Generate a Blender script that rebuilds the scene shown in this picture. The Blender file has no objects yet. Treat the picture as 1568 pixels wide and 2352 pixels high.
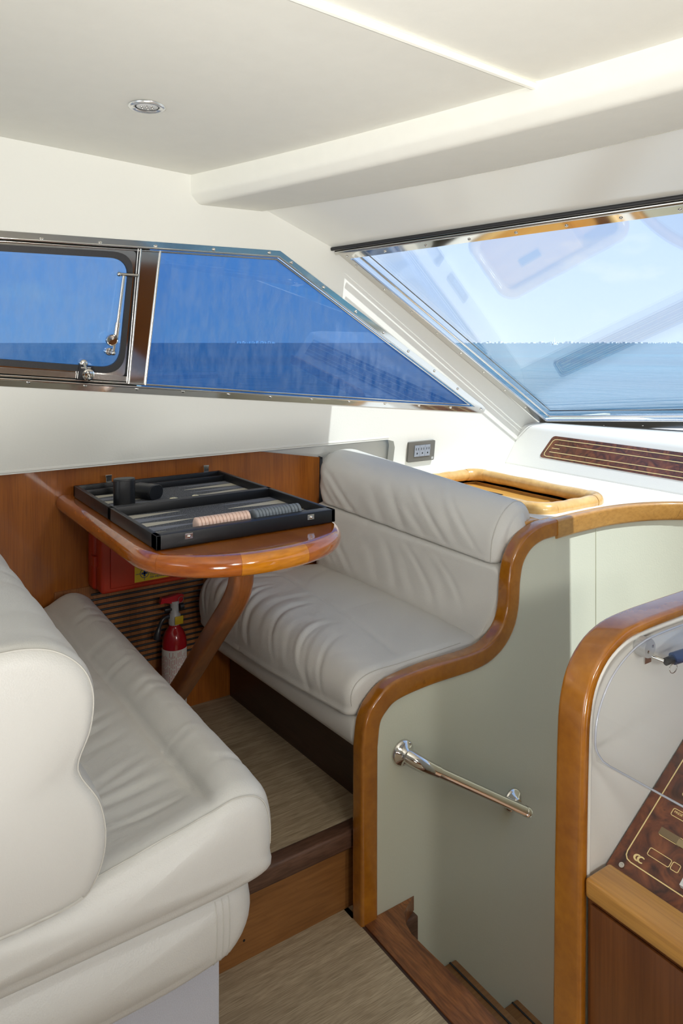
import bpy, bmesh, math, random
from mathutils import Vector, Matrix, noise
from mathutils.geometry import tessellate_polygon
from mathutils.bvhtree import BVHTree

random.seed(4)
SC = bpy.context.scene
COL = SC.collection
V = Vector

# ------------------------------------------------------------------ camera
cam = bpy.data.cameras.new('camera')
cam.sensor_fit = 'VERTICAL'
cam.sensor_height = 36.0
cam.sensor_width = 24.0
cam.lens = 26.02
cam.shift_y = -0.1654
cam.clip_start = 0.02
cam.clip_end = 20000
cam_o = bpy.data.objects.new('camera', cam)
COL.objects.link(cam_o)
cam_o.location = (0, 0, 1.33)
cam_o.rotation_euler = (math.radians(90), 0, math.radians(-34.16))
SC.camera = cam_o

# ------------------------------------------------------------------ colour management
SC.view_settings.view_transform = 'Standard'
SC.view_settings.look = 'None'
SC.view_settings.gamma = 1.0
SC.view_settings.use_curve_mapping = False
SC.view_settings.exposure = 0.0
SC.cycles.max_bounces = 10
SC.cycles.diffuse_bounces = 5
SC.cycles.transparent_max_bounces = 16
SC.cycles.caustics_reflective = False
SC.cycles.caustics_refractive = False

# ------------------------------------------------------------------ sky
world = bpy.data.worlds.new('sky')
SC.world = world
world.use_nodes = True
nt = world.node_tree
nt.nodes.clear()
w_out = nt.nodes.new('ShaderNodeOutputWorld')
w_bg = nt.nodes.new('ShaderNodeBackground')
w_tc = nt.nodes.new('ShaderNodeTexCoord')
w_sep = nt.nodes.new('ShaderNodeSeparateXYZ')
w_ramp = nt.nodes.new('ShaderNodeValToRGB')
w_ramp.color_ramp.elements[0].position = 0.0
w_ramp.color_ramp.elements[0].color = (0.72, 0.84, 1.0, 1)
w_ramp.color_ramp.elements[1].position = 1.0
w_ramp.color_ramp.elements[1].color = (0.38, 0.55, 0.90, 1)
e = w_ramp.color_ramp.elements.new(0.18)
e.color = (0.55, 0.71, 1.0, 1)
w_map = nt.nodes.new('ShaderNodeMapping')
w_map.inputs['Scale'].default_value = (5, 5, 13)
w_noise = nt.nodes.new('ShaderNodeTexNoise')
w_noise.inputs['Scale'].default_value = 1.6
w_noise.inputs['Detail'].default_value = 7
w_cr = nt.nodes.new('ShaderNodeValToRGB')
w_cr.color_ramp.elements[0].position = 0.56
w_cr.color_ramp.elements[0].color = (0, 0, 0, 1)
w_cr.color_ramp.elements[1].position = 0.80
w_cr.color_ramp.elements[1].color = (0.55, 0.55, 0.55, 1)
w_mix = nt.nodes.new('ShaderNodeMix')
w_mix.data_type = 'RGBA'
w_mix.inputs[7].default_value = (1.0, 1.0, 1.0, 1)
L_ = nt.links.new
L_(w_tc.outputs['Generated'], w_sep.inputs[0])
L_(w_sep.outputs['Z'], w_ramp.inputs[0])
L_(w_tc.outputs['Generated'], w_map.inputs[0])
L_(w_map.outputs[0], w_noise.inputs['Vector'])
L_(w_noise.outputs[0], w_cr.inputs[0])
L_(w_cr.outputs[0], w_mix.inputs[0])
L_(w_ramp.outputs[0], w_mix.inputs[6])
L_(w_mix.outputs[2], w_bg.inputs[0])
w_bg.inputs[1].default_value = 1.12
L_(w_bg.outputs[0], w_out.inputs[0])

# ------------------------------------------------------------------ lights
sun = bpy.data.lights.new('sun', 'SUN')
sun.energy = 6.0
sun.angle = math.radians(0.6)
sun.color = (1.0, 0.965, 0.90)
sun_o = bpy.data.objects.new('sun', sun)
COL.objects.link(sun_o)
sun_o.rotation_euler = V((-0.24, 0.60, -1.0)).to_track_quat('-Z', 'Y').to_euler()

def area(name, loc, target, size, energy, color=(1, 1, 1), spread=180):
    a = bpy.data.lights.new(name, 'AREA')
    a.shape = 'DISK'
    a.size = size
    a.energy = energy
    a.color = color
    a.spread = math.radians(spread)
    o = bpy.data.objects.new(name, a)
    COL.objects.link(o)
    o.location = loc
    o.rotation_euler = (V(target) - V(loc)).to_track_quat('-Z', 'Y').to_euler()
    return o
# two unseen soft lamps added to starboard, where table and stair-wall shadows point
area('key_lamp_a', (0.85, -1.6, 1.70), (0.75, 1.8, 0.8), 0.28, 12.5, (1.0, 0.985, 0.955))
area('key_lamp_b', (0.10, -1.5, 1.74), (1.1, 1.4, 0.5), 0.28, 12, (1.0, 0.985, 0.955))
# unseen lamp, added low down and aimed upward to brighten the ceiling
area('ceiling_fill', (-0.5, -0.9, 0.6), (0.55, 0.75, 1.86), 0.5, 14.5, (1.0, 0.985, 0.96), 75)
# broad fill lamp added off-frame at the stern, in an assumed doorway
area('stern_fill', (-2.9, 0.2, 1.0), (0.9, 1.2, 1.1), 1.7, 24, (1.0, 0.99, 0.975))

# ------------------------------------------------------------------ materials
def new_mat(name):
    m = bpy.data.materials.new(name)
    m.use_nodes = True
    n = m.node_tree.nodes
    n.clear()
    out = n.new('ShaderNodeOutputMaterial')
    return m, m.node_tree, n, out

def lk(t, a, b):
    t.links.new(a, b)

def mat(name, color, rough=0.5, metal=0.0, coat=0.0, bump=None, var=None, spec=None, sheen=0.0, bdist=0.002):
    """plain principled; bump=(scale,strength), var=(scale,amount)"""
    m, t, n, out = new_mat(name)
    p = n.new('ShaderNodeBsdfPrincipled')
    lk(t, p.outputs[0], out.inputs[0])
    p.inputs['Base Color'].default_value = (*color, 1)
    p.inputs['Roughness'].default_value = rough
    p.inputs['Metallic'].default_value = metal
    p.inputs['Coat Weight'].default_value = coat
    p.inputs['Coat Roughness'].default_value = 0.06
    if spec is not None:
        p.inputs['Specular IOR Level'].default_value = spec
    if sheen:
        p.inputs['Sheen Weight'].default_value = sheen
    tc = n.new('ShaderNodeTexCoord')
    if bump:
        nz = n.new('ShaderNodeTexNoise')
        nz.inputs['Scale'].default_value = bump[0]
        nz.inputs['Detail'].default_value = 4
        lk(t, tc.outputs['Object'], nz.inputs['Vector'])
        b = n.new('ShaderNodeBump')
        b.inputs['Strength'].default_value = bump[1]
        b.inputs['Distance'].default_value = bdist
        lk(t, nz.outputs[0], b.inputs['Height'])
        lk(t, b.outputs[0], p.inputs['Normal'])
    if var:
        nz = n.new('ShaderNodeTexNoise')
        nz.inputs['Scale'].default_value = var[0]
        nz.inputs['Detail'].default_value = 5
        lk(t, tc.outputs['Object'], nz.inputs['Vector'])
        r = n.new('ShaderNodeValToRGB')
        k = var[1]
        r.color_ramp.elements[0].position = 0.3
        r.color_ramp.elements[1].position = 0.7
        r.color_ramp.elements[0].color = (*[c * (1 - k) for c in color], 1)
        r.color_ramp.elements[1].color = (*[min(1, c * (1 + k)) for c in color], 1)
        lk(t, nz.outputs[0], r.inputs[0])
        lk(t, r.outputs[0], p.inputs['Base Color'])
    return m

def leather(name, color, grain=420, strength=0.22, rough=0.42):
    m, t, n, out = new_mat(name)
    p = n.new('ShaderNodeBsdfPrincipled')
    lk(t, p.outputs[0], out.inputs[0])
    p.inputs['Base Color'].default_value = (*color, 1)
    p.inputs['Roughness'].default_value = rough
    p.inputs['Specular IOR Level'].default_value = 0.4
    tc = n.new('ShaderNodeTexCoord')
    vo = n.new('ShaderNodeTexVoronoi')
    vo.inputs['Scale'].default_value = grain
    lk(t, tc.outputs['Object'], vo.inputs['Vector'])
    b = n.new('ShaderNodeBump')
    b.inputs['Strength'].default_value = strength
    b.inputs['Distance'].default_value = 0.0012
    lk(t, vo.outputs['Distance'], b.inputs['Height'])
    nz = n.new('ShaderNodeTexNoise')
    nz.inputs['Scale'].default_value = 9
    nz.inputs['Detail'].default_value = 3
    lk(t, tc.outputs['Object'], nz.inputs['Vector'])
    b2 = n.new('ShaderNodeBump')
    b2.inputs['Strength'].default_value = 0.25
    b2.inputs['Distance'].default_value = 0.006
    lk(t, nz.outputs[0], b2.inputs['Height'])
    lk(t, b2.outputs[0], b.inputs['Normal'])
    lk(t, b.outputs[0], p.inputs['Normal'])
    return m

def wood(name, dark, light, scale=(30, 3, 30), rough=0.3, coat=0.5, contrast=(0.3, 0.7), fine=(260, 10, 260), fine_amt=0.25,
         scuff=0.0):
    m, t, n, out = new_mat(name)
    p = n.new('ShaderNodeBsdfPrincipled')
    lk(t, p.outputs[0], out.inputs[0])
    tc = n.new('ShaderNodeTexCoord')
    mp = n.new('ShaderNodeMapping')
    mp.inputs['Scale'].default_value = scale
    lk(t, tc.outputs['Object'], mp.inputs[0])
    nz = n.new('ShaderNodeTexNoise')
    nz.inputs['Scale'].default_value = 1.0
    nz.inputs['Detail'].default_value = 6
    nz.inputs['Distortion'].default_value = 0.6
    lk(t, mp.outputs[0], nz.inputs['Vector'])
    r = n.new('ShaderNodeValToRGB')
    r.color_ramp.elements[0].position = contrast[0]
    r.color_ramp.elements[1].position = contrast[1]
    r.color_ramp.elements[0].color = (*dark, 1)
    r.color_ramp.elements[1].color = (*light, 1)
    lk(t, nz.outputs[0], r.inputs[0])
    mp2 = n.new('ShaderNodeMapping')
    mp2.inputs['Scale'].default_value = fine
    lk(t, tc.outputs['Object'], mp2.inputs[0])
    nz2 = n.new('ShaderNodeTexNoise')
    nz2.inputs['Scale'].default_value = 1.0
    nz2.inputs['Detail'].default_value = 3
    lk(t, mp2.outputs[0], nz2.inputs['Vector'])
    r2 = n.new('ShaderNodeValToRGB')
    r2.color_ramp.elements[0].position = 0.35
    r2.color_ramp.elements[1].position = 0.6
    g = 1 - fine_amt
    r2.color_ramp.elements[0].color = (g, g * 0.97, g * 0.92, 1)
    r2.color_ramp.elements[1].color = (1, 1, 1, 1)
    lk(t, nz2.outputs[0], r2.inputs[0])
    mx = n.new('ShaderNodeMix')
    mx.data_type = 'RGBA'
    mx.blend_type = 'MULTIPLY'
    mx.inputs[0].default_value = 1.0
    lk(t, r.outputs[0], mx.inputs[6])
    lk(t, r2.outputs[0], mx.inputs[7])
    col = mx.outputs[2]
    if scuff:
        nz3 = n.new('ShaderNodeTexNoise')
        nz3.inputs['Scale'].default_value = 38
        nz3.inputs['Detail'].default_value = 9
        nz3.inputs['Distortion'].default_value = 1.5
        lk(t, tc.outputs['Object'], nz3.inputs['Vector'])
        r3 = n.new('ShaderNodeValToRGB')
        r3.color_ramp.elements[0].position = 0.66
        r3.color_ramp.elements[1].position = 0.74
        r3.color_ramp.elements[0].color = (0, 0, 0, 1)
        r3.color_ramp.elements[1].color = (scuff, scuff, scuff, 1)
        lk(t, nz3.outputs[0], r3.inputs[0])
        mx2 = n.new('ShaderNodeMix')
        mx2.data_type = 'RGBA'
        mx2.inputs[7].default_value = (dark[0] * 0.35, dark[1] * 0.35, dark[2] * 0.5, 1)
        lk(t, r3.outputs[0], mx2.inputs[0])
        lk(t, col, mx2.inputs[6])
        col = mx2.outputs[2]
    lk(t, col, p.inputs['Base Color'])
    p.inputs['Roughness'].default_value = rough
    p.inputs['Coat Weight'].default_value = coat
    p.inputs['Coat Roughness'].default_value = 0.08
    b = n.new('ShaderNodeBump')
    b.inputs['Strength'].default_value = 0.12
    b.inputs['Distance'].default_value = 0.001
    lk(t, nz2.outputs[0], b.inputs['Height'])
    lk(t, b.outputs[0], p.inputs['Normal'])
    return m

def burl(name):
    m, t, n, out = new_mat(name)
    p = n.new('ShaderNodeBsdfPrincipled')
    lk(t, p.outputs[0], out.inputs[0])
    tc = n.new('ShaderNodeTexCoord')
    nz = n.new('ShaderNodeTexNoise')
    nz.inputs['Scale'].default_value = 22
    nz.inputs['Detail'].default_value = 6
    nz.inputs['Distortion'].default_value = 2.2
    lk(t, tc.outputs['Object'], nz.inputs['Vector'])
    r = n.new('ShaderNodeValToRGB')
    r.color_ramp.elements[0].position = 0.30
    r.color_ramp.elements[0].color = (0.035, 0.010, 0.006, 1)
    r.color_ramp.elements[1].position = 0.72
    r.color_ramp.elements[1].color = (0.24, 0.075, 0.025, 1)
    e = r.color_ramp.elements.new(0.5)
    e.color = (0.125, 0.034, 0.014, 1)
    lk(t, nz.outputs[0], r.inputs[0])
    vo = n.new('ShaderNodeTexVoronoi')
    vo.inputs['Scale'].default_value = 60
    lk(t, tc.outputs['Object'], vo.inputs['Vector'])
    r2 = n.new('ShaderNodeValToRGB')
    r2.color_ramp.elements[0].position = 0.02
    r2.color_ramp.elements[0].color = (0.35, 0.3, 0.3, 1)
    r2.color_ramp.elements[1].position = 0.16
    r2.color_ramp.elements[1].color = (1, 1, 1, 1)
    lk(t, vo.outputs['Distance'], r2.inputs[0])
    mx = n.new('ShaderNodeMix')
    mx.data_type = 'RGBA'
    mx.blend_type = 'MULTIPLY'
    mx.inputs[0].default_value = 1
    lk(t, r.outputs[0], mx.inputs[6])
    lk(t, r2.outputs[0], mx.inputs[7])
    lk(t, mx.outputs[2], p.inputs['Base Color'])
    p.inputs['Roughness'].default_value = 0.28
    p.inputs['Coat Weight'].default_value = 0.5
    p.inputs['Coat Roughness'].default_value = 0.05
    return m

def glass(name, tint, refl=1.0, dirt=0.0, dirt_scale=(6, 6, 2), base=0.04):
    """thin pane: tinted transparency, mirror reflection growing with the angle, optional grime film"""
    m, t, n, out = new_mat(name)
    tr = n.new('ShaderNodeBsdfTransparent')
    tr.inputs[0].default_value = (*tint, 1)
    gl = n.new('ShaderNodeBsdfGlossy')
    gl.inputs['Roughness'].default_value = 0.0
    gl.inputs['Color'].default_value = (refl, refl, refl, 1)
    lw = n.new('ShaderNodeLayerWeight')
    lw.inputs[0].default_value = 0.5
    pw = n.new('ShaderNodeMath')
    pw.operation = 'POWER'
    pw.inputs[1].default_value = 4.0
    lk(t, lw.outputs['Facing'], pw.inputs[0])
    ma = n.new('ShaderNodeMath')
    ma.operation = 'MULTIPLY_ADD'
    ma.inputs[1].default_value = 1 - base
    ma.inputs[2].default_value = base
    lk(t, pw.outputs[0], ma.inputs[0])
    mix = n.new('ShaderNodeMixShader')
    lk(t, ma.outputs[0], mix.inputs[0])
    lk(t, tr.outputs[0], mix.inputs[1])
    lk(t, gl.outputs[0], mix.inputs[2])
    last = mix.outputs[0]
    if dirt:
        tc = n.new('ShaderNodeTexCoord')
        mp = n.new('ShaderNodeMapping')
        mp.inputs['Scale'].default_value = dirt_scale
        lk(t, tc.outputs['Object'], mp.inputs[0])
        nz = n.new('ShaderNodeTexNoise')
        nz.inputs['Scale'].default_value = 3
        nz.inputs['Detail'].default_value = 9
        nz.inputs['Roughness'].default_value = 0.7
        lk(t, mp.outputs[0], nz.inputs['Vector'])
        r = n.new('ShaderNodeValToRGB')
        r.color_ramp.elements[0].position = 0.38
        r.color_ramp.elements[0].color = (0, 0, 0, 1)
        r.color_ramp.elements[1].position = 0.75
        r.color_ramp.elements[1].color = (dirt, dirt, dirt, 1)
        lk(t, nz.outputs[0], r.inputs[0])
        df = n.new('ShaderNodeBsdfDiffuse')
        df.inputs[0].default_value = (0.5, 0.6, 0.75, 1)
        mix2 = n.new('ShaderNodeMixShader')
        lk(t, r.outputs[0], mix2.inputs[0])
        lk(t, last, mix2.inputs[1])
        lk(t, df.outputs[0], mix2.inputs[2])
        last = mix2.outputs[0]
    lk(t, last, out.inputs[0])
    return m

def felt(name):
    m, t, n, out = new_mat(name)
    p = n.new('ShaderNodeBsdfPrincipled')
    lk(t, p.outputs[0], out.inputs[0])
    tc = n.new('ShaderNodeTexCoord')
    nz = n.new('ShaderNodeTexNoise')
    nz.inputs['Scale'].default_value = 420
    nz.inputs['Detail'].default_value = 2
    lk(t, tc.outputs['Object'], nz.inputs['Vector'])
    r = n.new('ShaderNodeValToRGB')
    r.color_ramp.elements[0].position = 0.42
    r.color_ramp.elements[0].color = (0.035, 0.037, 0.042, 1)
    r.color_ramp.elements[1].position = 0.62
    r.color_ramp.elements[1].color = (0.16, 0.165, 0.18, 1)
    lk(t, nz.outputs[0], r.inputs[0])
    lk(t, r.outputs[0], p.inputs['Base Color'])
    p.inputs['Roughness'].default_value = 0.95
    return m

def sea_mat():
    m, t, n, out = new_mat('sea_water')
    p = n.new('ShaderNodeBsdfPrincipled')
    lk(t, p.outputs[0], out.inputs[0])
    tc = n.new('ShaderNodeTexCoord')
    geo = n.new('ShaderNodeNewGeometry')
    nz0 = n.new('ShaderNodeTexNoise')
    nz0.inputs['Scale'].default_value = 0.012
    nz0.inputs['Detail'].default_value = 4
    lk(t, geo.outputs['Position'], nz0.inputs['Vector'])
    r = n.new('ShaderNodeValToRGB')
    r.color_ramp.elements[0].position = 0.35
    r.color_ramp.elements[0].color = (0.001, 0.082, 0.140, 1)
    r.color_ramp.elements[1].position = 0.7
    r.color_ramp.elements[1].color = (0.002, 0.150, 0.220, 1)
    lk(t, nz0.outputs[0], r.inputs[0])
    lk(t, r.outputs[0], p.inputs['Base Color'])
    p.inputs['Roughness'].default_value = 0.25
    p.inputs['IOR'].default_value = 1.33
    p.inputs['Specular IOR Level'].default_value = 0.12
    b = None
    for sc, st, ds in ((0.5, 0.6, 0.6), (2.5, 0.5, 0.12), (0.08, 0.5, 2.0)):
        nz = n.new('ShaderNodeTexNoise')
        nz.inputs['Scale'].default_value = sc
        nz.inputs['Detail'].default_value = 5
        mp = n.new('ShaderNodeMapping')
        mp.inputs['Scale'].default_value = (1, 0.6, 1)
        lk(t, geo.outputs['Position'], mp.inputs[0])
        lk(t, mp.outputs[0], nz.inputs['Vector'])
        bb = n.new('ShaderNodeBump')
        bb.inputs['Strength'].default_value = st
        bb.inputs['Distance'].default_value = ds
        lk(t, nz.outputs[0], bb.inputs['Height'])
        if b:
            lk(t, b.outputs[0], bb.inputs['Normal'])
        b = bb
    lk(t, b.outputs[0], p.inputs['Normal'])
    return m

MT = {}
MT['vinyl'] = mat('cream_vinyl', (0.765, 0.76, 0.70), 0.48, bump=(160, 0.10), spec=0.35)
MT['vinyl_gloss'] = mat('glossy_cream_gelcoat', (0.77, 0.765, 0.71), 0.16, spec=0.5)
MT['ceiling'] = mat('ceiling_vinyl', (0.78, 0.77, 0.70), 0.55, bump=(70, 0.16), var=(22, 0.012), spec=0.3)
MT['leather'] = leather('ivory_leather', (0.57, 0.56, 0.525))
MT['panel'] = mat('pale_green_white_vinyl', (0.67, 0.685, 0.56), 0.5, bump=(220, 0.10), spec=0.3)
MT['white'] = mat('white_dash_vinyl', (0.83, 0.82, 0.77), 0.5, bump=(260, 0.12), spec=0.3)
MT['trim'] = wood('varnished_honey_wood', (0.27, 0.085, 0.005), (0.46, 0.175, 0.011), (9, 9, 9), 0.22, 0.8, (0.25, 0.8), (70, 70, 70), 0.12, 0.30)
MT['trim_pale'] = wood('sunbleached_honey_wood', (0.42, 0.20, 0.04), (0.58, 0.31, 0.08), (10, 20, 20), 0.35, 0.5, (0.25, 0.8), (60, 140, 140), 0.15, 0.5)
MT['mahog'] = wood('mahogany_panel', (0.25, 0.066, 0.007), (0.40, 0.128, 0.014), (18, 18, 2.5), 0.34, 0.35, (0.28, 0.75), (380, 380, 12), 0.22)
MT['grille_wood'] = wood('grille_wood', (0.22, 0.075, 0.018), (0.34, 0.13, 0.035), (26, 26, 3), 0.5, 0.1, (0.28, 0.75), (330, 330, 9), 0.3)
MT['table'] = wood('varnished_cherry_table', (0.27, 0.070, 0.006), (0.42, 0.13, 0.014), (14, 4, 14), 0.14, 0.9, (0.28, 0.75), (160, 10, 160), 0.15)
MT['table_edge'] = wood('varnished_cherry_edge', (0.32, 0.070, 0.005), (0.47, 0.13, 0.010), (6, 14, 30), 0.14, 0.95, (0.28, 0.75), (30, 60, 160), 0.18, 0.15)
MT['table_edge_pale'] = wood('varnished_amber_edge', (0.50, 0.16, 0.006), (0.64, 0.24, 0.012), (6, 14, 30), 0.14, 0.95, (0.28, 0.75), (30, 60, 160), 0.18, 0.15)
MT['leg'] = wood('bent_wood_leg', (0.16, 0.048, 0.012), (0.28, 0.09, 0.02), (30, 8, 8), 0.28, 0.5, (0.28, 0.75), (200, 30, 30), 0.2)
MT['cabinet'] = wood('brown_cabinet_wood', (0.13, 0.040, 0.009), (0.20, 0.066, 0.015), (14, 14, 2), 0.35, 0.3, (0.28, 0.75), (200, 200, 6), 0.2)
MT['bar'] = wood('pale_wood_bar', (0.48, 0.215, 0.04), (0.66, 0.35, 0.085), (20, 3, 20), 0.35, 0.5, (0.28, 0.75), (180, 8, 180), 0.2, 0.3)
MT['riser'] = wood('step_riser_wood', (0.21, 0.085, 0.022), (0.33, 0.145, 0.042), (3, 20, 12), 0.45, 0.15, (0.28, 0.75), (12, 200, 160), 0.2, 0.2)
MT['nosing'] = wood('dark_step_nosing', (0.075, 0.035, 0.02), (0.16, 0.08, 0.05), (4, 40, 40), 0.5, 0.1, (0.28, 0.75), (30, 260, 260), 0.35)
MT['teak'] = wood('worn_teak_threshold', (0.13, 0.038, 0.010), (0.36, 0.13, 0.036), (42, 7, 42), 0.38, 0.35, (0.3, 0.68), (240, 30, 240), 0.35, 0.4)
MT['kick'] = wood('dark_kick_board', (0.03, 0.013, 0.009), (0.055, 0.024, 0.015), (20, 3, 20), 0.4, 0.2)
MT['bamboo'] = wood('pale_bamboo_rail', (0.62, 0.36, 0.11), (0.78, 0.52, 0.20), (10, 10, 10), 0.28, 0.5, (0.3, 0.72), (60, 60, 60), 0.12)
MT['traywood'] = wood('honey_tray_wood', (0.55, 0.27, 0.05), (0.70, 0.38, 0.09), (20, 4, 20), 0.4, 0.2, (0.3, 0.72), (160, 10, 160), 0.12)
MT['floor'] = wood('grey_oak_laminate', (0.33, 0.255, 0.165), (0.52, 0.42, 0.285), (4, 70, 20), 0.42, 0.05, (0.25, 0.78), (26, 520, 100), 0.36)
MT['burl'] = burl('polished_burl_veneer')
MT['gold'] = mat('pale_gold_inlay', (0.80, 0.64, 0.30), 0.35)
MT['steel'] = mat('polished_stainless', (0.72, 0.70, 0.66), 0.07, 1.0)
MT['steel2'] = mat('satin_stainless', (0.66, 0.64, 0.60), 0.18, 1.0)
MT['rubber'] = mat('black_rubber_gasket', (0.018, 0.018, 0.02), 0.5, bump=(300, 0.2))
MT['black_leather'] = leather('black_leather', (0.006, 0.0065, 0.008), 900, 0.12, 0.38)
MT['felt'] = felt('charcoal_felt')
MT['ivory_point'] = mat('ivory_board_point', (0.52, 0.48, 0.38), 0.6)
MT['grey_point'] = mat('slate_board_point', (0.17, 0.18, 0.21), 0.6)
MT['pink'] = mat('pale_pink_checker', (0.72, 0.52, 0.43), 0.45)
MT['slate'] = mat('slate_grey_checker', (0.165, 0.19, 0.215), 0.4)
MT['ivory'] = mat('ivory_plastic', (0.75, 0.70, 0.48), 0.35)
MT['ink'] = mat('black_ink', (0.01, 0.01, 0.012), 0.6)
MT['red'] = mat('red_plastic_case', (0.40, 0.030, 0.010), 0.35)
MT['yellow'] = mat('yellow_label', (0.60, 0.42, 0.01), 0.5)
MT['blue_ink'] = mat('dark_blue_print', (0.02, 0.04, 0.14), 0.5)
MT['ext_red'] = mat('extinguisher_red', (0.38, 0.008, 0.015), 0.18, coat=0.5)
MT['white_label'] = mat('white_paper_label', (0.75, 0.74, 0.70), 0.5)
MT['red_ink'] = mat('red_print', (0.5, 0.08, 0.10), 0.6)
MT['grey_plastic'] = mat('grey_plastic', (0.45, 0.45, 0.44), 0.4)
MT['black_plastic'] = mat('black_plastic', (0.018, 0.018, 0.02), 0.35)
MT['outlet_frame'] = mat('bronze_grey_outlet_frame', (0.13, 0.125, 0.11), 0.35)
MT['outlet_grey'] = mat('slate_socket_plastic', (0.28, 0.31, 0.36), 0.4)
MT['breaker_white'] = mat('breaker_white_plastic', (0.72, 0.73, 0.72), 0.4)
MT['orange'] = mat('orange_print', (0.75, 0.22, 0.02), 0.5)
MT['toggle'] = mat('breaker_dark_toggle', (0.03, 0.035, 0.055), 0.35)
MT['strut_blue'] = mat('dark_blue_strut', (0.02, 0.035, 0.10), 0.3)
MT['fabric'] = mat('pale_grey_base_fabric', (0.50, 0.51, 0.56), 0.9, bump=(900, 0.5), var=(600, 0.08), bdist=0.001)
MT['lens'] = mat('frosted_lamp_lens', (0.74, 0.75, 0.74), 0.25, bump=(500, 0.3))
MT['lamp_ring'] = mat('brushed_lamp_ring', (0.78, 0.79, 0.78), 0.22, 0.75)
MT['glass_side'] = glass('tinted_side_glass', (0.30, 0.50, 0.73), 1.0, 0.17, (14, 14, 4), base=0.055)
MT['glass_slide'] = glass('tinted_sliding_glass', (0.43, 0.61, 0.80), 1.0, 0.18, (11, 11, 3.5), base=0.05)
MT['glass_ws'] = glass('windscreen_glass', (0.90, 0.945, 0.985), 1.0, 0.0, base=0.09)
MT['acrylic'] = glass('clear_acrylic', (0.975, 0.98, 0.985), 0.5, 0.0, base=0.03)
MT['sea'] = sea_mat()
MT['far_white'] = mat('far_white_walls', (0.90, 0.91, 0.93), 0.8)
MT['far_green'] = mat('far_shore_green', (0.34, 0.43, 0.52), 0.9)
MT['thread'] = mat('stitch_thread', (0.50, 0.485, 0.44), 0.6)

# ------------------------------------------------------------------ geometry helpers
ORG = {}

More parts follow.
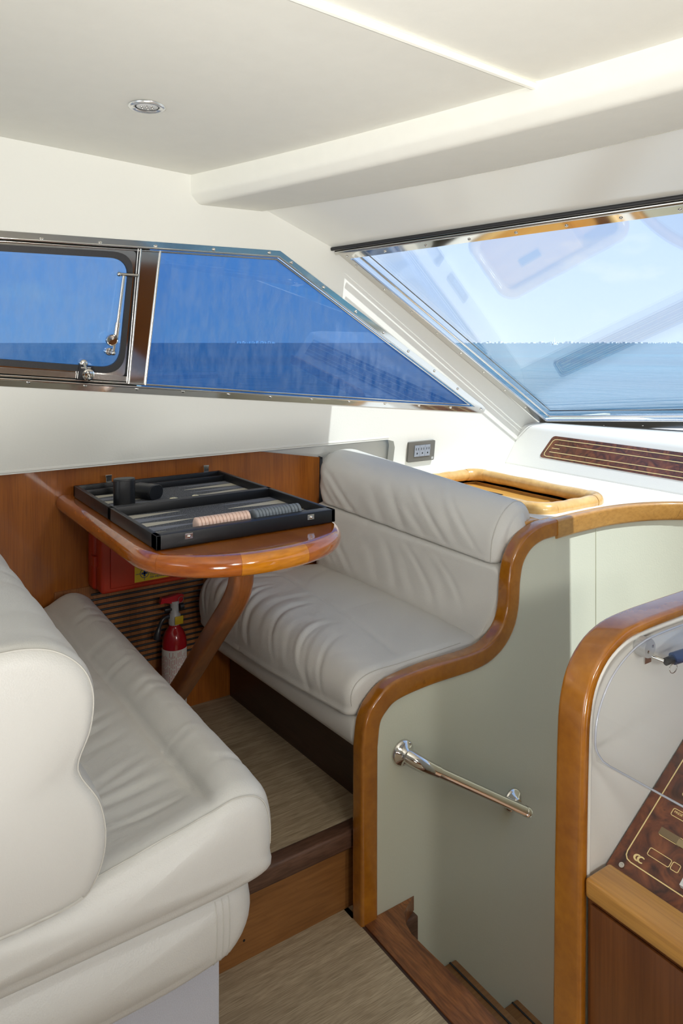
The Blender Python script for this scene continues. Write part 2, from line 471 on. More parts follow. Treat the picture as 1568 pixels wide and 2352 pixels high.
class G:
    def __init__(s):
        s.v = []
        s.f = []

    def add(s, vs, fs):
        k = len(s.v)
        s.v += [V(p) for p in vs]
        s.f += [tuple(i + k for i in f) for f in fs]
        return s

    def bm(s, b):
        b.verts.index_update()
        s.add([x.co.copy() for x in b.verts], [[q.index for q in f.verts] for f in b.faces])
        b.free()
        return s

    def box(s, x0, x1, y0, y1, z0, z1, bev=0.0, seg=2, m=None):
        b = bmesh.new()
        bmesh.ops.create_cube(b, size=1)
        for q in b.verts:
            q.co = V(((x0 + x1) / 2 + q.co.x * (x1 - x0), (y0 + y1) / 2 + q.co.y * (y1 - y0), (z0 + z1) / 2 + q.co.z * (z1 - z0)))
        if bev:
            bmesh.ops.bevel(b, geom=list(b.edges), offset=bev, segments=seg, profile=0.5, affect='EDGES')
        if m:
            b.transform(m)
        return s.bm(b)

    def loft(s, rings, closed=True, cap0=True, cap1=True, loop=False):
        n = len(rings[0])
        k = len(s.v)
        for r in rings:
            s.v += [V(p) for p in r]
        m = len(rings)
        for a in range(m if loop else m - 1):
            b = (a + 1) % m
            for i in range(n if closed else n - 1):
                j = (i + 1) % n
                s.f.append((k + a * n + i, k + a * n + j, k + b * n + j, k + b * n + i))
        if not loop and closed:
            if cap0:
                s.f.append(tuple(k + i for i in range(n))[::-1])
            if cap1:
                s.f.append(tuple(k + (m - 1) * n + i for i in range(n)))
        return s

    def tube(s, pts, r, n=10, closed=False, caps=True):
        pts = [V(p) for p in pts]
        m = len(pts)
        rr = r if isinstance(r, (list, tuple)) else [r] * m
        tang = []
        for i in range(m):
            a = pts[(i - 1) % m] if (closed or i > 0) else pts[i]
            b = pts[(i + 1) % m] if (closed or i < m - 1) else pts[i]
            tang.append((b - a).normalized())
        up = V((0, 0, 1)) if abs(tang[0].z) < 0.9 else V((1, 0, 0))
        nrm = (up - tang[0] * up.dot(tang[0])).normalized()
        rings = []
        for i in range(m):
            nrm = (nrm - tang[i] * nrm.dot(tang[i])).normalized()
            bn = tang[i].cross(nrm)
            rings.append([pts[i] + (nrm * math.cos(2 * math.pi * j / n) + bn * math.sin(2 * math.pi * j / n)) * rr[i] for j in range(n)])
        return s.loft(rings, True, caps, caps, closed)

    def lathe(s, prof, org, axis, n=24):
        org = V(org)
        ax = V(axis).normalized()
        up = V((0, 0, 1)) if abs(ax.z) < 0.9 else V((1, 0, 0))
        e1 = (up - ax * up.dot(ax)).normalized()
        e2 = ax.cross(e1)
        rings = [[org + ax * h + (e1 * math.cos(2 * math.pi * j / n) + e2 * math.sin(2 * math.pi * j / n)) * max(r, 1e-5) for j in range(n)]
                 for r, h in prof]
        return s.loft(rings)

    def prism(s, outer, vec, holes=()):
        vec = V(vec)
        loops = [[V(p) for p in outer]] + [[V(p) for p in h] for h in holes]
        tris = tessellate_polygon(loops)
        flat = [p for l in loops for p in l]
        k = len(s.v)
        nn = len(flat)
        s.v += flat + [p + vec for p in flat]
        for t in tris:
            s.f.append((k + t[0], k + t[1], k + t[2]))
            s.f.append((k + nn + t[2], k + nn + t[1], k + nn + t[0]))
        o = 0
        for l in loops:
            for i in range(len(l)):
                j = (i + 1) % len(l)
                s.f.append((k + o + i, k + o + j, k + nn + o + j, k + nn + o + i))
            o += len(l)
        return s

    def sweep(s, path, b, prof, closed=False, caps=True):
        """path in a plane whose normal is b; prof = [(along n, along b)], n = t x b, mitred"""
        path = [V(p) for p in path]
        b = V(b).normalized()
        m = len(path)
        rings = []
        for i in range(m):
            p = path[i]
            t0 = (p - path[(i - 1) % m]).normalized() if (closed or i > 0) else None
            t1 = (path[(i + 1) % m] - p).normalized() if (closed or i < m - 1) else None
            if t0 is None:
                t0 = t1
            if t1 is None:
                t1 = t0
            t = (t0 + t1).normalized()
            n = t.cross(b).normalized()
            c = max(0.35, t.dot(t1))
            rings.append([p + n * (a / c) + b * d for a, d in prof])
        return s.loft(rings, True, caps, caps, closed)

    def sphere(s, c, r, nu=12, nv=8, sq=(1, 1, 1)):
        b = bmesh.new()
        bmesh.ops.create_uvsphere(b, u_segments=nu, v_segments=nv, radius=1)
        for q in b.verts:
            q.co = V(c) + V((q.co.x * r * sq[0], q.co.y * r * sq[1], q.co.z * r * sq[2]))
        return s.bm(b)

    def build(s, name, material, parent=None, smooth=35, fix=True):
        me = bpy.data.meshes.new(name)
        if parent is not None:
            org = ORG[parent.name]
        else:
            xs = [p.x for p in s.v]; ys = [p.y for p in s.v]; zs = [p.z for p in s.v]
            org = V(((min(xs) + max(xs)) / 2, (min(ys) + max(ys)) / 2, min(zs)))
        me.from_pydata([p - org for p in s.v], [], s.f)
        me.validate()
        if fix:
            b = bmesh.new()
            b.from_mesh(me)
            bmesh.ops.recalc_face_normals(b, faces=b.faces)
            b.to_mesh(me)
            b.free()
        if smooth:
            me.polygons.foreach_set('use_smooth', [True] * len(me.polygons))
            if smooth < 180:
                me.set_sharp_from_angle(angle=math.radians(smooth))
        me.materials.append(MT[material] if isinstance(material, str) else material)
        o = bpy.data.objects.new(name, me)
        COL.objects.link(o)
        if parent is not None:
            o.parent = parent
        else:
            o.location = org
        ORG[o.name] = org
        return o

def tag(o, label, cat=None, group=None, kind=None):
    o['label'] = label
    if cat:
        o['category'] = cat
    if group:
        o['group'] = group
    if kind:
        o['kind'] = kind
    return o

def root(name, label, cat, loc, group=None, kind=None):
    o = bpy.data.objects.new(name, None)
    o.empty_display_size = 0.05
    COL.objects.link(o)
    o.location = loc
    ORG[o.name] = V(loc)
    return tag(o, label, cat, group, kind)

def dup(o, parent, delta):
    """a copy of one mesh part, moved by delta, sharing mesh data"""
    c = o.copy()
    COL.objects.link(c)
    c.parent = parent
    c.location = o.location + V(delta)
    ORG[c.name] = ORG[o.name] + V(delta)
    return c

def text(name, body, size, org, xd, yd, material, parent, ext=0.0002):
    cu = bpy.data.curves.new(name, 'FONT')
    cu.body = body
    cu.size = size
    cu.extrude = ext
    cu.materials.append(MT[material])
    tmp = bpy.data.objects.new(name + '_curve', cu)
    COL.objects.link(tmp)
    me = bpy.data.meshes.new_from_object(tmp.evaluated_get(bpy.context.evaluated_depsgraph_get()))
    bpy.data.objects.remove(tmp)
    o = bpy.data.objects.new(name, me)
    COL.objects.link(o)
    o.parent = parent
    xd = V(xd).normalized()
    yd = (V(yd) - xd * V(yd).dot(xd)).normalized()
    zd = xd.cross(yd)
    m = Matrix((xd, yd, zd)).transposed().to_4x4()
    m.translation = V(org) - ORG[parent.name]
    o.matrix_local = m
    return o

def cr(pts, n, closed=False):
    """Catmull-Rom resample to n points of even arc length"""
    pts = [V(p) for p in pts]
    m = len(pts)
    fine = []
    segs = m if closed else m - 1
    for i in range(segs):
        p0 = pts[(i - 1) % m] if (closed or i > 0) else pts[0] * 2 - pts[1]
        p1 = pts[i]
        p2 = pts[(i + 1) % m]
        p3 = pts[(i + 2) % m] if (closed or i < m - 2) else pts[-1] * 2 - pts[-2]
        for k in range(24):
            t = k / 24
            fine.append(0.5 * ((2 * p1) + (p2 - p0) * t + (2 * p0 - 5 * p1 + 4 * p2 - p3) * t * t + (3 * p1 - p0 - 3 * p2 + p3) * t ** 3))
    fine.append(pts[0].copy() if closed else pts[-1].copy())
    acc = [0]
    for i in range(1, len(fine)):
        acc.append(acc[-1] + (fine[i] - fine[i - 1]).length)
    out = []
    tot = acc[-1]
    j = 0
    for k in range(n):
        d = tot * k / (n if closed else n - 1)
        while j < len(acc) - 2 and acc[j + 1] < d:
            j += 1
        t = (d - acc[j]) / max(1e-9, acc[j + 1] - acc[j])
        out.append(fine[j].lerp(fine[j + 1], min(1, max(0, t))))
    return out

def rpoly(pts, rad, seg=6):
    """2D/3D polygon with rounded corners (rad scalar or list)"""
    pts = [V(p) for p in pts]
    m = len(pts)
    out = []
    for i in range(m):
        r = rad[i] if isinstance(rad, (list, tuple)) else rad
        p = pts[i]
        if r <= 0:
            out.append(p)
            continue
        a = (pts[i - 1] - p)
        b = (pts[(i + 1) % m] - p)
        ang = a.angle(b)
        d = min(r / math.tan(ang / 2), a.length * 0.49, b.length * 0.49)
        p0 = p + a.normalized() * d
        p2 = p + b.normalized() * d
        for k in range(seg + 1):
            t = k / seg
            out.append(p0 * (1 - t) ** 2 + p * 2 * t * (1 - t) + p2 * t * t)
    return out

def rect_prof(a0, a1, d0, d1, r, seg=3):
    return [(p.x, p.y) for p in rpoly([V((a0, d0)), V((a1, d0)), V((a1, d1)), V((a0, d1))], r, seg)]

def interp(tab, x):
    if x <= tab[0][0]:
        return tab[0][1]
    for (a, b), (c, d) in zip(tab, tab[1:]):
        if x <= c:
            return b + (d - b) * (x - a) / (c - a)
    return tab[-1][1]

# the upholstered side wall leans in: its face at height z
def WY(z):
    return 2.14 - 0.12 * (z - 0.98)

def W(x, z, off=0.0):
    return V((x, WY(z) - 0.993 * off, z - 0.119 * off))

WN = V((0, -0.993, -0.119))      # wall's inward normal

# ------------------------------------------------------------------ sea and far shore
g = G()
R = 9000
ring = [V((R * math.cos(2 * math.pi * i / 64), R * math.sin(2 * math.pi * i / 64), -2.2)) for i in range(64)]
g.add(ring + [V((0, 0, -2.2))], [(i, (i + 1) % 64, 64) for i in range(64)])
o = g.build('sea', 'sea', None, 0, False)
tag(o, 'choppy deep blue sea outside the cabin windows', 'sea', kind='stuff')

def polar(u, dist, z=-2.2):
    """a place out at sea at a bearing (tangent u to the right of the bow-quarter axis)"""
    f = V((0.5615, 0.8275, 0)); r = V((0.8275, -0.5615, 0))
    p = f * dist + r * (u * dist)
    p.z = z
    return p

g = G()
rnd = random.Random(8)
for k in range(95):
    u = 0.17 + 0.36 * k / 95 + rnd.uniform(-0.002, 0.002)
    c = polar(u, 3600 + rnd.uniform(-80, 80))
    w, h = rnd.uniform(6, 16), rnd.choice([3, 4, 5, 6, 10]) * rnd.uniform(0.5, 1.0)
    g.box(c.x - w / 2, c.x + w / 2, c.y - 8, c.y + 8, -2.2, -2.2 + h)
for k in range(16):
    u = -0.14 + 0.05 * k / 16
    c = polar(u, 3600)
    w, h = rnd.uniform(8, 20), rnd.uniform(5, 12)
    g.box(c.x - w / 2, c.x + w / 2, c.y - 8, c.y + 8, -2.2, -2.2 + h)
o = g.build('distant_town', 'far_white', None, 0)
tag(o, 'thin line of tiny white buildings along the far horizon', 'town', kind='stuff')
g = G()
for u0, u1 in ((0.16, 0.56), (-0.145, -0.085)):
    a = polar(u0, 3700)
    b = polar(u1, 3700)
    d = (b - a)
    pts = [a + d * (i / 40) for i in range(41)]
    tops = [p + V((0, 0, 2 + 3 * abs(noise.noise(V((i * 0.37 + u0, 1, 2)))))) for i, p in enumerate(pts)]
    k = len(g.v)
    g.add(pts + tops, [(i, i + 1, 42 + i, 41 + i) for i in range(40)])
    g.add([p + V((30, 60, 0)) for p in pts] + tops, [(i, i + 1, 42 + i, 41 + i) for i in range(40)])
o = g.build('far_shore', 'far_green', None, 0)
tag(o, 'low hazy blue-green strip of coast on the horizon', 'coast', kind='stuff')

sb = polar(0.2875, 1150)
bt = root('sailing_boat', 'small white sailing catamaran far out on the horizon', 'boat', sb)
g = G()
for dy in (-2.2, 2.2):
    g.loft([[V((sb.x + x, sb.y + dy + w, sb.z + z)) for w, z in ((-ww, 1.6), (ww, 1.6), (ww * 0.5, -0.3), (-ww * 0.5, -0.3))]
            for x, ww in ((-5.5, 0.7), (0, 0.9), (4, 0.7), (6, 0.15))])
g.build('hull', 'far_white', bt)
G().box(sb.x - 3.5, sb.x + 2.5, sb.y - 2.4, sb.y + 2.4, sb.z + 1.6, sb.z + 3.0, 0.3).build('cabin', 'far_white', bt)
G().tube([sb + V((1, 0, 1.6)), sb + V((1, 0, 15))], [0.32, 0.16], 6).build('mast', 'far_white', bt)
G().prism([sb + V((0.7, 0, 4)), sb + V((0.7, 0, 14)), sb + V((-0.9, 0.1, 4))], (0, 0.1, 0)).build('sail', 'far_white', bt)

# ------------------------------------------------------------------ ceiling, beam, header
CY0 = -0.10                                   # centre line of the boat

def sy(Y):
    return 2.05 - (Y if Y >= CY0 else 2 * CY0 - Y)

def xc(Y):                                   # crease between ceiling and beam
    s = sy(Y)
    return 0.85 + 0.36 * s - 0.07 * s * s

def xf(Y):                                   # forward lower edge of the beam
    s = sy(Y)
    return 1.12 + 0.5 * s - 0.165 * s * s

def zceil(X, Y):
    return 1.822 + 0.045 * sy(Y) * (1 - 0.12 * sy(Y)) - 0.06 * (X - 0.82)

YS = [2.05 - 0.05 * i for i in range(87)]    # port wall to starboard wall
# outboard ceiling panel: from the wall to the bead at Y = 1.01
def ceil_patch(y0, y1, dz, name, label, ny=14):
    g = G()
    ys = [y0 + (y1 - y0) * i / ny for i in range(ny + 1)]
    nx = 24
    grid = []
    for y in ys:
        x1 = xc(y) + 0.02
        grid.append([V((-3.0 + (x1 + 3.0) * (k / nx), y, zceil(-3.0 + (x1 + 3.0) * (k / nx), y) + dz)) for k in range(nx + 1)])
    n = nx + 1
    vs = [p for r in grid for p in r]
    up = [p + V((0, 0, 0.012)) for p in vs]
    f1 = [(a * n + k, a * n + k + 1, (a + 1) * n + k + 1, (a + 1) * n + k) for a in range(ny) for k in range(nx)]
    g.add(vs, f1)
    m = len(vs)
    g.add(up, f1)
    for a in range(ny):
        g.f.append((a * n, (a + 1) * n, m + (a + 1) * n, m + a * n))
        g.f.append((a * n + nx, (a + 1) * n + nx, m + (a + 1) * n + nx, m + a * n + nx))
    for k in range(nx):
        g.f.append((k, k + 1, m + k + 1, m + k))
        g.f.append((ny * n + k, ny * n + k + 1, m + ny * n + k + 1, m + ny * n + k))
    o = g.build(name, 'ceiling', None, 60)
    tag(o, label, 'ceiling', kind='structure')
    return o
ceil_o = ceil_patch(2.10, 1.012, 0.0, 'ceiling', 'cream vinyl ceiling panel over the dinette with a recessed lamp')
ceil_patch(1.012, -2.28, 0.006, 'ceiling_inboard', 'cream vinyl ceiling panel inboard of the raised bead', 24)
g = G()
g.tube([V((-3 + (xc(1.01) + 3.0) * i / 30, 1.008, zceil(-3 + (xc(1.01) + 3.0) * i / 30, 1.01) - 0.0005)) for i in range(31)], 0.0085, 10)
g.build('bead', 'ceiling', ceil_o)

# padded cross beam: rings in XZ along Y
def beam_ring(Y, end=0.0):
    a = xc(Y)
    f = xf(Y)
    zt = zceil(a, Y)
    zb = 1.737 + 0.038 * sy(Y) * (1 - 0.15 * sy(Y))
    pts = [V((a - 0.004, Y, zt + 0.02)), V((a - 0.002, Y, zt - 0.01)), V((a + 0.002, Y, zb + 0.028)), V((a + 0.03, Y, zb + 0.001)),
           V((f - 0.03, Y, zb + 0.002)), V((f, Y, zb + 0.012)), V((f + 0.01, Y, zt + 0.06)), V((a, Y, zt + 0.06))]
    return rpoly(pts, [0, 0.01, 0.026, 0.03, 0.012, 0.006, 0, 0], 5)
g = G()
g.loft([beam_ring(y) for y in YS])
o = g.build('ceiling_beam', 'ceiling', None, 50)
tag(o, 'padded cream cross beam between ceiling and windscreen', 'beam', kind='structure')

# windscreen plane (port half): corners of its frame
WS_N = V((0.3425, 0.1789, 0.5981)).normalized()
WS_P = V((2.515, 2.142, 0.962))
def on_ws(x, y):
    return V((x, y, WS_P.z - (WS_N.x * (x - WS_P.x) + WS_N.y * (y - WS_P.y)) / WS_N.z))
TL = on_ws(1.364, 2.062)
TD = (on_ws(1.778, 1.072) - TL).normalized()            # along the header
LD = (on_ws(2.507, 2.132) - TL)                          # down the pillar
BD = (on_ws(2.713, 1.636) - on_ws(2.507, 2.132)).normalized()
BL = TL + LD
TR = TL + TD * 2.345
BR = BL + BD * 1.75

def mirror(p):
    return V((p.x, 2 * CY0 - 0.0 - p.y, p.z))

# glossy header panel between beam and windscreen top
g = G()
ringA, ringB = [], []
N = 24
for i in range(N + 1):
    y = 2.062 + (TR.y - 2.062) * i / N
    zb = 1.737 + 0.038 * sy(y) * (1 - 0.15 * sy(y))
    t = (2.062 - y) / (2.062 - TR.y)
    lo = TL.lerp(TR, t)
    hi = V((xf(y) - 0.012, y, zb + 0.006))
    ringA.append([hi, lo, lo + V((0.03, 0, 0.06)), hi + V((0.03, 0, 0.06))])
g.loft(ringA)
g.loft([[V((p.x, 2 * TR.y - p.y, p.z)) for p in r] for r in ringA])
o = g.build('wall_header', 'vinyl_gloss', None, 40)
tag(o, 'glossy cream header panel above the windscreen', 'wall panel', kind='structure')

# ------------------------------------------------------------------ port side wall with window opening
WIN = [(-0.55, 1.605), (1.160, 1.6155), (2.136, 1.066), (2.120, 1.0555), (1.47, 1.119), (0.35, 1.2235), (-0.55, 1.306)]
outer = [(-3.0, 0.978), (1.655, 0.976), (1.684, 0.968), (1.692, 0.945), (1.682, 0.74), (2.66, 0.74), (2.60, 0.90), (BL.x, BL.z), (TL.x, TL.z), (1.10, 1.80), (1.0, 1.99), (-3.0, 1.99)]
g = G()
g.prism([W(x, z) for x, z in outer], -WN * 0.035, [[W(x, z) for x, z in WIN]])
wall = g.build('wall_port', 'vinyl', None, 30)
tag(wall, 'cream upholstered side wall around the side windows', 'wall', kind='structure')
# rolled lower lip of the padded wall
g = G()
g.tube([W(x, 0.984, -0.007) for x in [-3 + 4.66 * i / 20 for i in range(21)]], 0.0085, 10)
g.build('rolled_lip', 'vinyl', wall)
# back of the niche under the padded wall
g = G()
g.box(1.0, 1.80, 2.205, 2.215, 0.70, 1.02)
g.build('niche_back', 'vinyl', wall)

# wood panelling below the wall
g = G()
g.prism([V((x, 2.176, z)) for x, z in ((-3.0, 0.0), (1.392, 0.0), (1.388, 0.930), (1.137, 0.972), (1.0, 0.976), (-3.0, 0.976))], (0, 0.014, 0))
pan = g.build('wall_panelling', 'mahog', None, 30)
tag(pan, 'red-brown mahogany panelling behind the dinette table', 'wall panel', kind='structure')
G().prism([V((x, 2.172, z)) for x, z in ((1.378, 0.5), (1.396, 0.5), (1.394, 0.930), (1.384, 0.934))], (0, 0.01, 0)).build('dark_edge', 'rubber', pan)
# louvre grille board with black slots
gr = root('vent_grille', 'slotted wooden louvre grille low behind the table', 'grille', (0.77, 2.176, 0.345))
gb = G().box(0.50, 0.985, 2.170, 2.1759, 0.345, 0.628, 0.001, 1).build('board', 'grille_wood', gr)
s0 = None
for k in range(15):
    z = 0.603 - 0.0163 * k
    if s0 is None:
        s0 = G()
        s0.sweep([V((0.60, 2.1705, z)), V((0.947, 2.1705, z))], (0, 1, 0), [(0.0035 * math.cos(t * math.pi / 6), -0.0035 * math.sin(t * math.pi / 6)) for t in range(7)])
        s0 = s0.build('slot', 'black_plastic', gr)
    else:
        dup(s0, gr, (0.018 if k > 9 else 0.0, 0, -0.0163 * k))

# ------------------------------------------------------------------ side windows (frame, sliding pane, fixed pane)
w1 = root('window_1', 'sliding side window pane with black rubber gasket and steel catch', 'window', W(0.3, 1.25), kind='structure')
w2 = root('window_2', 'tapered fixed side window pane in polished steel frame', 'window', W(1.4, 1.1), kind='structure')

def inset(poly, d):
    """inset closed 2D polygon (x,z) by d (positive shrinks; polygon clockwise in xz as listed)"""
    m = len(poly)
    out = []
    for i in range(m):
        p0, p1, p2 = V(poly[i - 1]), V(poly[i]), V(poly[(i + 1) % m])
        t0 = (p1 - p0).normalized(); t1 = (p2 - p1).normalized()
        n0 = V((t0.y, -t0.x)); n1 = V((t1.y, -t1.x))
        bis = (n0 + n1).normalized()
        c = max(0.25, bis.dot(n0))
        out.append(p1 + bis * (d / c))
    return [(p.x, p.y) for p in out]
WIN4 = [(-0.55, 1.605), (1.160, 1.6155), (2.128, 1.061), (1.47, 1.119), (0.35, 1.2235), (-0.55, 1.306)]
fr_o = [(-0.57, 1.612), (1.163, 1.6225), (1.6, 1.376), (2.12, 1.083), (2.139, 1.068), (2.136, 1.056), (2.118, 1.051), (1.47, 1.111), (0.35, 1.216), (-0.57, 1.300)]
fr_i = inset(WIN4, 0.011)
g = G()
g.prism([W(x, z, 0.002) for x, z in fr_o], -WN * 0.010, [[W(x, z, 0.002) for x, z in fr_i]])
g.build('frame', 'steel', w2, 30)
# raised inner beads
g = G()
g.sweep([W(x, z, 0.004) for x, z in inset(WIN4, 0.012)], WN, rect_prof(-0.003, 0.003, -0.002, 0.004, 0.002), True)
g.sweep([W(x, z, -0.004) for x, z in inset(WIN4, 0.020)], WN, rect_prof(-0.003, 0.003, -0.004, 0.004, 0.002), True)
g.build('bead', 'steel', w2, 40)
# screws
scr = G().lathe([(0.0052, -0.001), (0.0052, 0.0010), (0.0040, 0.0028), (0.0018, 0.0036), (0.0012, 0.0030)], W(0.443, 1.603, 0.003), WN, 12).build('screw', 'steel', w2, 60)
base = W(0.443, 1.603, 0.003)
for x, z in ((0.30, 1.602), (0.596, 1.605), (0.754, 1.607), (0.934, 1.611), (1.124, 1.614), (1.206, 1.588), (1.335, 1.515), (1.473, 1.437), (1.60, 1.366), (1.72, 1.299), (1.854, 1.224), (1.98, 1.152),
             (0.27, 1.2385), (0.419, 1.225), (0.568, 1.211), (0.715, 1.197), (0.858, 1.184), (1.008, 1.170), (1.158, 1.1555), (1.315, 1.141), (1.47, 1.1265), (1.63, 1.111), (1.79, 1.096), (1.95, 1.081), (2.115, 1.066)):
    dup(scr, w2, W(x, z, 0.003) - base)
# fixed pane
fx = inset(WIN4, 0.012)
g = G()
g.prism([W(x, z, -0.014) for x, z in ((0.735, 1.600), fx[1], fx[2], fx[3], (0.735, 1.195))], -WN * 0.004)
g.build('pane', 'glass_side', w2, 0)
# mirror post between the panes and its bright edge
g = G()
g.prism([W(x, z, -0.001) for x, z in ((0.712, 1.594), (0.766, 1.594), (0.738, 1.208), (0.692, 1.212))], -WN * 0.006)
g.build('post', 'steel', w2, 30)
g = G()
g.tube([W(0.769, 1.596, 0.001), W(0.7405, 1.207, 0.001)], 0.0035, 8)
g.tube([W(0.711, 1.597, 0.001), W(0.6915, 1.212, 0.001)], 0.003, 8)
g.tube([W(0.704, 1.597, 0.000), W(0.686, 1.214, 0.000)], 0.002, 8)
g.build('post_edge', 'steel2', w2, 60)
# sliding pane
SL = [(-0.55, 1.583), (0.700, 1.590), (0.680, 1.232), (-0.55, 1.352)]
so = rpoly([V(p) for p in SL], [0, 0.012, 0.012, 0], 4)
si = rpoly([V((-0.54, 1.568)), V((0.688, 1.575)), V((0.668, 1.249)), V((-0.54, 1.364))], [0, 0.055, 0.055, 0], 8)
g = G()
g.prism([W(p.x, p.y, -0.004) for p in so], -WN * 0.012, [[W(p.x, p.y, -0.004) for p in si]])
g.build('sash', 'steel', w1, 30)
g = G()
g.prism([W(x, z, -0.017) for x, z in ((-0.58, 1.615), (0.745, 1.615), (0.720, 1.185), (-0.58, 1.300))], -WN * 0.006, [[W(p.x, p.y, -0.017) for p in si]])
g.build('channel', 'rubber', w1, 30)
gi = rpoly([V((-0.52, 1.560)), V((0.680, 1.567)), V((0.661, 1.257)), V((-0.52, 1.370))], [0, 0.052, 0.052, 0], 8)
go = rpoly([V((-0.53, 1.578)), V((0.695, 1.585)), V((0.675, 1.238)), V((-0.53, 1.356))], [0, 0.06, 0.06, 0], 8)
g = G()
g.prism([W(p.x, p.y, 0.000) for p in go], -WN * 0.010, [[W(p.x, p.y, 0.000) for p in gi]])
g.build('gasket', 'rubber', w1, 30)
g = G()
pn = rpoly([V((-0.53, 1.572)), V((0.690, 1.579)), V((0.671, 1.244)), V((-0.53, 1.360))], [0, 0.055, 0.055, 0], 8)
g.prism([W(p.x, p.y, -0.012) for p in pn], -WN * 0.004)
g.build('pane', 'glass_slide', w1, 0)
# lower track
g = G()
g.prism([W(x, z, -0.002) for x, z in ((-0.55, 1.352), (0.690, 1.232), (0.692, 1.217), (-0.55, 1.334))], -WN * 0.012)
g.build('track', 'steel2', w1)
# stay arm with thumb knob
st = G()
st.tube([W(0.700, 1.522, 0.012), W(0.652, 1.523, 0.012)], 0.0045, 10)
st.sphere(W(0.648, 1.523, 0.012), 0.0065, 10, 6)
st.build('stay_pin', 'steel2', w1, 60)
st = G()
st.tube([W(0.661, 1.519, 0.014), W(0.648, 1.385, 0.016)], 0.0048, 12)
st.tube([W(0.648, 1.388, 0.016), W(0.6425, 1.335, 0.016)], 0.0072, 12)
st.tube([W(0.6425, 1.340, 0.016), W(0.640, 1.302, 0.010)], 0.0042, 10)
st.sphere(W(0.640, 1.302, 0.010), 0.0075, 10, 6)
st.build('stay_rod', 'steel2', w1, 60)
G().lathe([(0.0, 0), (0.0155, 0.0), (0.0165, 0.002), (0.0165, 0.012), (0.0150, 0.014), (0.0135, 0.0125), (0, 0.0115)], W(0.631, 1.340, 0.016), WN, 28).build('stay_knob', 'steel', w1, 40)
G().lathe([(0.011, -0.02), (0.011, 0.0), (0.009, 0.002), (0, 0.002)], W(0.634, 1.304, -0.004), WN, 20).build('stay_foot', 'steel2', w1, 40)
lt = G()
lt.lathe([(0.0, 0), (0.0155, 0.0), (0.0165, 0.002), (0.0165, 0.012), (0.0125, 0.014), (0.0115, 0.018), (0.0065, 0.019), (0.006, 0.012), (0, 0.012)], W(0.571, 1.243, 0.010), WN, 28)
lt.tube([W(0.571, 1.243, 0.02), W(0.573, 1.232, 0.034)], 0.003, 8)
lt.build('latch_knob', 'steel', w1, 40)
lt = G()
lt.lathe([(0.012, -0.016), (0.012, 0.0), (0.009, 0.004), (0, 0.004)], W(0.563, 1.272, -0.002), WN, 20)
lt.tube([W(0.563, 1.272, 0.0), W(0.567, 1.256, 0.014)], 0.0045, 10)
lt.tube([W(0.553, 1.262, 0.008), W(0.580, 1.260, 0.008)], 0.003, 8)
lt.build('latch_arm', 'steel2', w1, 60)
lt = G()
lt.prism([W(x, z, 0.003) for x, z in ((0.548, 1.266), (0.586, 1.262), (0.583, 1.226), (0.545, 1.230))], WN * 0.006)
lt.build('latch_plate', 'black_plastic', w1)

